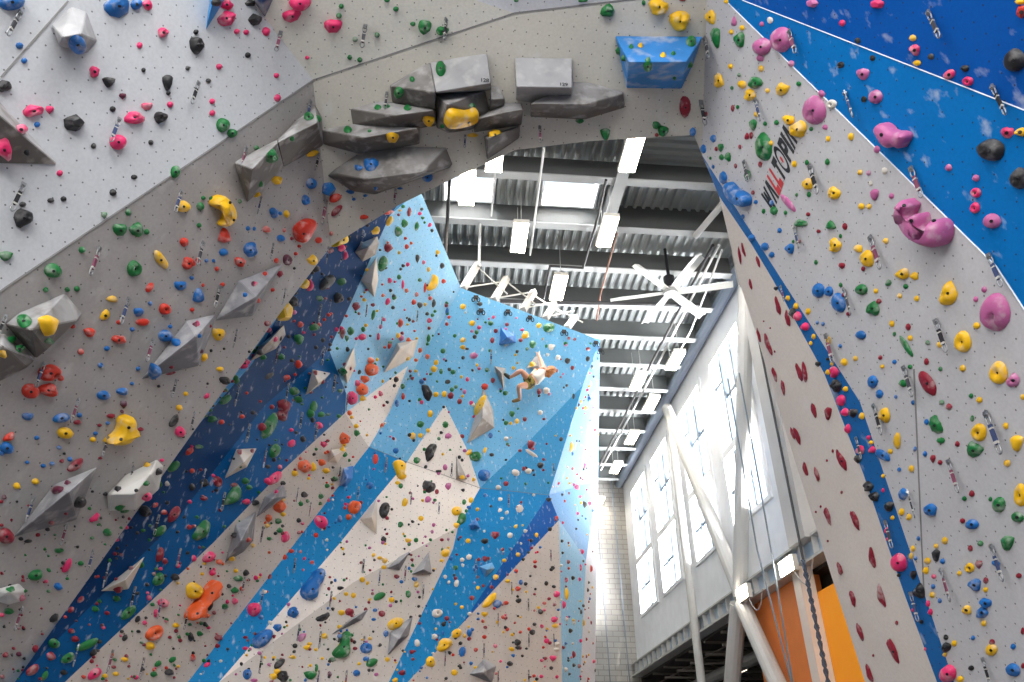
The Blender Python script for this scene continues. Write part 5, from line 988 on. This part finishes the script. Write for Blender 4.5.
# ------------------------------------------------------------------ ceiling fan
fc = Vector((4.89, 14.08, 11.8)); t = empty('ceiling_fan', fc); tag(t, 'large white six-bladed ceiling fan', 'fan'); blade_m = plain('blade_white', (236, 236, 232), .4)
bm = bmesh.new(); tube(bm, fc + Vector((0, 0, -.04)), fc + Vector((0, 0, .1)), .17, 18); obj_bm('hub', bm, plain('hub_grey', (150, 150, 150), .3, .6), t)
bm = bmesh.new(); tube(bm, fc + Vector((0, 0, .1)), fc + Vector((0, 0, .45)), .13, 14); obj_bm('motor', bm, dark_metal, t)
bm = bmesh.new(); tube(bm, fc + Vector((0, 0, .45)), fc + Vector((0, 0, 1.3)), .04, 10); obj_bm('downrod', bm, dark_metal, t)
ang0 = math.atan2(13.65 - 14.08, 6.21 - 4.89)
for k in range(6):
    a = ang0 + k * math.pi / 3; d = Vector((math.cos(a), math.sin(a), 0)); s = Vector((-d.y, d.x, 0)); bm = bmesh.new(); vs = []
    for r_, w_ in ((.12, .13), (.5, .15), (1.1, .15), (1.42, .14)):
        for sw, dz in ((-1, .025), (0, .045), (1, -.025)): vs.append(bm.verts.new(fc + d * r_ + s * (sw * w_ * .72) + Vector((0, 0, dz + .02))))
    for i in range(3):
        for j in range(2): bm.faces.new((vs[i * 3 + j], vs[i * 3 + j + 1], vs[i * 3 + j + 4], vs[i * 3 + j + 3]))
    r_ = bmesh.ops.solidify(bm, geom=bm.faces[:], thickness=.02); obj_bm('blade', bm, blade_m, t, smooth=False)
# ------------------------------------------------------------------ top anchors along the climbing wall edge
for i, (x, y) in enumerate(((475, 298), (480, 311), (507, 312), (529, 318), (563, 332), (595, 343), (599, 350))):
    r = hit(x, y)
    if r is None: continue
    loc, n, fn = r; t = empty('top_anchor', loc + n * .03); tag(t, ORD[i] + ' steel top anchor from the left along the blue wall top', 'anchor', 'top anchors on the climbing wall edge')
    bm = bmesh.new(); box(bm, t.location, (.09, .05, .07)); obj_bm('hanger', bm, dark_metal, t)
    bm = bmesh.new(); ring(bm, t.location + Vector((-.05, -.03, -.07)), .026, .05, .01, seg=10, mseg=4); ring(bm, t.location + Vector((.05, -.03, -.07)), .026, .05, .01, seg=10, mseg=4); obj_bm('ring_pair', bm, dark_metal, t)
# ------------------------------------------------------------------ logo painted on the right wall
l0 = hit(769, 207); l1 = hit(790, 143)
n = l0[1]; O0 = l0[0]; O0 = intersect_line_plane(EYE, EYE + ray(766.8, 206), O0, n); O1 = intersect_line_plane(EYE, EYE + ray(790.5, 133.5), O0, n)
xd = (O1 - O0).normalized(); yd = n.cross(xd); ux = (O1 - O0).length
side = intersect_line_plane(EYE, EYE + ray(777, 213), O0, n)           # foot of the first letter on the right side
t = empty('wall_logo', O0); tag(t, 'slanted black and red lettering painted up the right grey wall', 'painted lettering')
red_ink = plain('red_ink', (196, 52, 58), .6)
GL = {'W': [[(0, 1), (.16, 0), (.42, 0), (.5, .4), (.58, 0), (.84, 0), (1, 1), (.74, 1), (.68, .5), (.6, .9), (.4, .9), (.32, .5), (.26, 1)]],
      'A': [[(0, 0), (.3, 1), (.7, 1), (1, 0), (.68, 0), (.5, .66), (.32, 0)]], 'L': [[(0, 0), (0, 1), (.4, 1), (.4, .3), (1, .3), (1, 0)]],
      'T': [[(.3, 0), (.3, .7), (0, .7), (0, 1), (1, 1), (1, .7), (.7, .7), (.7, 0)]], 'I': [[(0, 0), (0, 1), (1, 1), (1, 0)]],
      'P': [[(0, 0), (0, 1), (.38, 1), (.38, 0)], [(.38, 1), (.78, 1), (1, .84), (1, .46), (.78, .3), (.38, .3), (.38, .55), (.6, .55), (.66, .6), (.66, .7), (.6, .76), (.38, .76)]]}
hgt = abs((side - O0).dot(yd)) * 1.5; shear = .45
cur = 0; seq = [('W', 1.25), ('A', 1.0), ('L', .8), ('L', .8), ('T', .9), ('O', 1.3), ('P', 1.), ('I', .4), ('A', 1.0)]
tot = sum(w for _, w in seq) + .07 * 8; su = ux / tot
for ch, w in seq:
    X0 = cur; cur += w + .07
    def P_(u, v): return O0 + xd * ((X0 + u * w) * su + (v - .5) * shear * hgt * -0.0 + (v) * shear * su) + yd * ((v - .5) * hgt) + n * .004
    if ch == 'O':
        for rr0, rr1, ik in ((1., .68, ink), (.24, 0, red_ink)):
            bmx = bmesh.new()
            N = 22; a = [bmx.verts.new(P_(.5 + .5 * rr0 * math.cos(2 * math.pi * i / N), .5 + .62 * rr0 * math.sin(2 * math.pi * i / N))) for i in range(N)]
            if rr1:
                bb = [bmx.verts.new(P_(.5 + .5 * rr1 * math.cos(2 * math.pi * i / N), .5 + .62 * rr1 * math.sin(2 * math.pi * i / N))) for i in range(N)]
                for i in range(N): bmx.faces.new((a[i], a[(i + 1) % N], bb[(i + 1) % N], bb[i]))
            else: bmx.faces.new(a)
            obj_bm('letter' if rr1 else 'target_dot', bmx, ik, t)
        continue
    bmx = bmesh.new()
    for poly in GL[ch]:
        vv = [bmx.verts.new(P_(u, v)) for u, v in poly]
        for tri in tessellate_polygon([[v.co for v in vv]]): bmx.faces.new([vv[i] for i in tri])
    bmesh.ops.remove_doubles(bmx, verts=bmx.verts, dist=1e-4); o = obj_bm('letter', bmx, red_ink if ch == 'L' else ink, t)
    if ch == 'L': tag(o, 'red letter')
# ------------------------------------------------------------------ the climber
cl, cn = PLANES['cw']
def jp(zx, zy, h):
    x, y = 480 + zx / 8.53, 330 + zy / 8.53
    q = intersect_line_plane(EYE, EYE + ray(x, y) * 60, cl, cn); d = (EYE - q).normalized()
    return q + d * (h / d.dot(cn))
J = dict(pel=jp(440, 446, .34), sp1=jp(478, 415, .36), sp2=jp(520, 378, .38), nk=jp(556, 356, .4), sl=jp(540, 322, .36), el=jp(522, 262, .27), hl=jp(500, 216, .18),
         sr=jp(520, 378, .36), er=jp(436, 386, .36), hr=jp(468, 348, .22), ha=jp(420, 428, .34), ka=jp(350, 346, .42), fa=jp(254, 408, .16), ta=jp(226, 386, .13),
         hb=jp(416, 468, .32), kb=jp(330, 478, .4), fb=jp(338, 592, .16), tb=jp(296, 604, .12))
skin_m = plain('skin', (226, 168, 138), .55); hair_m = plain('red_hair', (190, 116, 58), .7, 0, .2, 40.); top_m = plain('white_top', (232, 226, 216), .8); short_m = None
m, nt, b = nodes('camouflage'); f = noise(nt, 14, .45, .55); nt.links.new(mix(nt, f, lin((58, 58, 26)), lin((150, 134, 62))), b.inputs['Base Color']); b.inputs['Roughness'].default_value = .85; short_m = m
def skin(name, chains, m, parent, lev=2):
    """chains: lists of (point, radius); the first point of each later chain is welded to the same point of an earlier one"""
    me = bpy.data.meshes.new(name); vs, es, rad, idx = [], [], [], {}
    for ch in chains:
        prev = None
        for p, r in ch:
            k = tuple(round(c, 4) for c in p)
            if k not in idx: idx[k] = len(vs); vs.append(tuple(p)); rad.append(r)
            if prev is not None and prev != idx[k]: es.append((prev, idx[k]))
            prev = idx[k]
    me.from_pydata(vs, es, []); o = bpy.data.objects.new(name, me); COL.objects.link(o)
    s = o.modifiers.new('s', 'SKIN'); s.use_smooth_shade = True
    for i, v in enumerate(me.skin_vertices[0].data): v.radius = (rad[i], rad[i]); v.use_root = (i == 0)
    o.modifiers.new('d', 'SUBSURF').levels = lev; o.modifiers['d'].render_levels = lev
    dg = bpy.context.evaluated_depsgraph_get(); dg.update(); nm = bpy.data.meshes.new_from_object(o.evaluated_get(dg)); bpy.data.objects.remove(o)
    bm = bmesh.new(); bm.from_mesh(nm); bpy.data.meshes.remove(nm)
    for mm in [0]: pass
    return bm
per = empty('person', J['pel']); tag(per, 'red-haired child in white top and camouflage shorts climbing the blue wall', 'person')
L3 = lambda a, b, f: J[a].lerp(J[b], f)
def fingers(bm_chains, wrist, elbow, spread):
    d = (wrist - elbow).normalized(); s = d.cross(cn).normalized(); palm = wrist + d * .05
    bm_chains.append([(wrist, .026), (palm, .03)])
    for k, (o_, ln) in enumerate(((-.026, .05), (-.009, .058), (.009, .055), (.026, .042))):
        b0 = palm + s * o_; bm_chains.append([(palm, .03), (b0 + d * .02, .0095), (b0 + d * (.02 + ln * .5) - cn * .012, .009), (b0 + d * (.02 + ln * .75) - cn * .035, .008)])
    bm_chains.append([(wrist, .026), (wrist + d * .025 + s * .035, .011), (wrist + d * .05 + s * .055 - cn * .015, .009)])
chains = [[(J['pel'], .115), (J['sp1'], .1), (J['sp2'], .115), (J['nk'], .075), (L3('nk', 'nk', 0) + (J['nk'] - J['sp2']).normalized() * .07, .045)],
  [(J['sp2'], .115), (J['sl'], .058), (L3('sl', 'el', .5), .046), (J['el'], .038), (L3('el', 'hl', .4), .036), (J['hl'], .024)],
  [(J['sp2'], .115), (J['sr'], .056), (L3('sr', 'er', .5), .044), (J['er'], .038), (L3('er', 'hr', .4), .036), (J['hr'], .024)],
  [(J['pel'], .115), (J['ha'], .084), (L3('ha', 'ka', .5), .064), (J['ka'], .049), (L3('ka', 'fa', .35), .048), (L3('ka', 'fa', .8), .036), (J['fa'], .033), (J['ta'], .03)],
  [(J['pel'], .115), (J['hb'], .084), (L3('hb', 'kb', .5), .064), (J['kb'], .049), (L3('kb', 'fb', .35), .048), (L3('kb', 'fb', .8), .036), (J['fb'], .033), (J['tb'], .03)]]
fingers(chains, J['hl'], J['el'], 1); fingers(chains, J['hr'], J['er'], 1)
body = skin('body', chains, skin_m, per)
hc = jp(592, 346, .44)
face_dir = (-cn + (J['hl'] - hc).normalized() * .6).normalized(); hup = (J['nk'] - J['sp2']).normalized(); hup = (hup - face_dir * hup.dot(face_dir)).normalized(); hs = face_dir.cross(hup)
HB = Matrix((hs, face_dir, hup)).transposed()
def ell(bm, c, s, sub=3):
    r = bmesh.ops.create_icosphere(bm, subdivisions=sub, radius=1); bmesh.ops.transform(bm, matrix=Matrix.Translation(hc + HB @ Vector(c)) @ HB.to_4x4() @ Matrix.Diagonal((*s, 1)), verts=r['verts']); return r['verts']
ell(body, (0, 0, 0), (.075, .092, .108)); ell(body, (0, .03, -.06), (.05, .06, .05), 2); ell(body, (0, .098, -.012), (.012, .02, .02), 2); ell(body, (.076, 0, -.01), (.012, .022, .03), 2); ell(body, (-.076, 0, -.01), (.012, .022, .03), 2)
obj_bm('body', body, skin_m, per, smooth=True)
fb = bmesh.new()
for s_ in (-1, 1): ell(fb, (.03 * s_, .082, .012), (.012, .008, .008), 2)
obj_bm('eyes', fb, plain('eye_dark', (40, 30, 26), .3), per, smooth=True)
mb = bmesh.new(); ell(mb, (0, .086, -.052), (.022, .008, .006), 2); obj_bm('mouth', mb, plain('lip', (176, 92, 84), .5), per, smooth=True)
hb_ = bmesh.new(); ell(hb_, (0, -.02, .018), (.086, .098, .112)); 
rh = random.Random(3)
for k in range(16): ell(hb_, (rh.uniform(-.06, .06), -.05 - rh.uniform(0, .04), rh.uniform(-.13, .05)), (rh.uniform(.03, .05), rh.uniform(.03, .05), rh.uniform(.05, .09)), 2)
obj_bm('hair', hb_, hair_m, per, smooth=True)
ch = [[(J['pel'].lerp(J['sp1'], .3), .125), (J['sp1'], .122), (J['sp2'], .136), (J['nk'], .082)], [(J['sp2'], .136), (J['sl'].lerp(J['sp2'], .2), .07)], [(J['sp2'], .136), (J['sr'].lerp(J['sp2'], .2), .07)]]
obj_bm('tank_top', skin('tank_top', ch, top_m, per), top_m, per, smooth=True)
ch = [[(J['pel'].lerp(J['sp1'], .3), .126), (J['pel'], .135), (J['ha'], .112), (L3('ha', 'ka', .5), .088)], [(J['pel'], .135), (J['hb'], .112), (L3('hb', 'kb', .42), .09)]]
obj_bm('shorts', skin('shorts', ch, short_m, per), short_m, per, smooth=True)
for f_, t_, col in (('fa', 'ta', (40, 44, 36)), ('fb', 'tb', (120, 92, 50))):
    d = (J[t_] - J[f_]).normalized(); ch = [[(J[f_] - d * .03, .042), (J[f_] + d * .05, .043), (J[t_] + d * .02, .036), (J[t_] + d * .06, .024)]]
    obj_bm('climbing_shoe', skin('climbing_shoe', ch, None, per, 1), plain('shoe_%d' % col[0], col, .6), per, smooth=True)
# ------------------------------------------------------------------ light
w = bpy.data.worlds.new('world'); SC.world = w; w.use_nodes = True; bg = w.node_tree.nodes['Background']
bg.inputs[0].default_value = (.86, .93, 1, 1); bg.inputs[1].default_value = 1.5
def area(name, loc, target, sx, sy, power, col=(1, 1, 1)):
    l = bpy.data.lights.new(name, 'AREA'); l.shape = 'RECTANGLE'; l.size = sx; l.size_y = sy; l.energy = power; l.color = col
    o = bpy.data.objects.new(name, l); COL.objects.link(o); o.location = loc; o.rotation_euler = (Vector(target) - Vector(loc)).to_track_quat('-Z', 'Y').to_euler(); return o
area('window_sky_light', (XW + 2.4, 20.5, 7.0), (0, 19.5, 9.2), 24, 3.2, 44000, (.97, .985, 1))
for a, c in SKY: area('skylight_sky_light', ((a + c) / 2, 12.4, ZD + 1.2), ((a + c) / 2, 12.4, 0), 1.2, .9, 500)
area('front_fill_light', (-1.0, -11, 8.2), (0, 6, 6.6), 15, 3.5, 1950, (1, .985, .96))  # added unseen fill from behind the viewer for the arch and near walls
area('left_fill_light', (-10.5, -3, 7.5), (4, 4.5, 5.5), 12, 7, 1500, (1, .985, .97))  # added unseen fill from the left to brighten the right wall
area('near_skylight', (-.5, -1.5, 12.9), (-.5, 1.5, 3), 9, 5, 1500)
area('hall_rear_fill_light', (3.6, 13.3, 11.3), (5.6, 24, 10.6), 5, .6, 80, (1, .98, .94))  # added fill aimed at the far beams and window wall, no fixtures here
area('hall_arch_fill_light', (3.0, 8.6, 12.9), (1.2, 13.5, 7.5), 4, 1.6, 100, (.98, .99, 1))  # added fill hidden above the arch to brighten the climber's wall
shell = plain('hall_paint', (186, 184, 180), .8)
bm = bmesh.new(); boxb(bm, (-12, -12.3, 0), (10, -12, ZD)); tag(obj_bm('wall_front', bm, shell), 'plain hall wall behind the viewer', 'wall', kind='structure')
bm = bmesh.new(); boxb(bm, (-12.3, -12, 0), (-12, YB, ZD)); tag(obj_bm('wall_far_left', bm, shell), 'plain hall wall far to the left', 'wall', kind='structure')
bm = bmesh.new(); boxb(bm, (10, -12, 0), (10.3, 8, ZD)); boxb(bm, (XW + .2, 7.8, 0), (10.3, 8, ZD)); boxb(bm, (10, 7.8, 0), (14, 8, 5.5)); tag(obj_bm('wall_far_right', bm, shell), 'plain hall wall right of the viewer', 'wall', kind='structure')
sun = bpy.data.lights.new('sun', 'SUN'); sun.energy = 6; sun.angle = R(.6); sun.color = (1, .95, .86)
so = bpy.data.objects.new('sun', sun); COL.objects.link(so); so.rotation_euler = Vector((-.3, 1, -.95)).to_track_quat('-Z', 'Y').to_euler()
SC.view_settings.view_transform = 'Standard'; SC.view_settings.look = 'None'; SC.view_settings.exposure = 0
SC.cycles.max_bounces = 8; SC.cycles.diffuse_bounces = 4; SC.cycles.transparent_max_bounces = 12; SC.cycles.use_denoising = True; SC.cycles.sample_clamp_indirect = 6
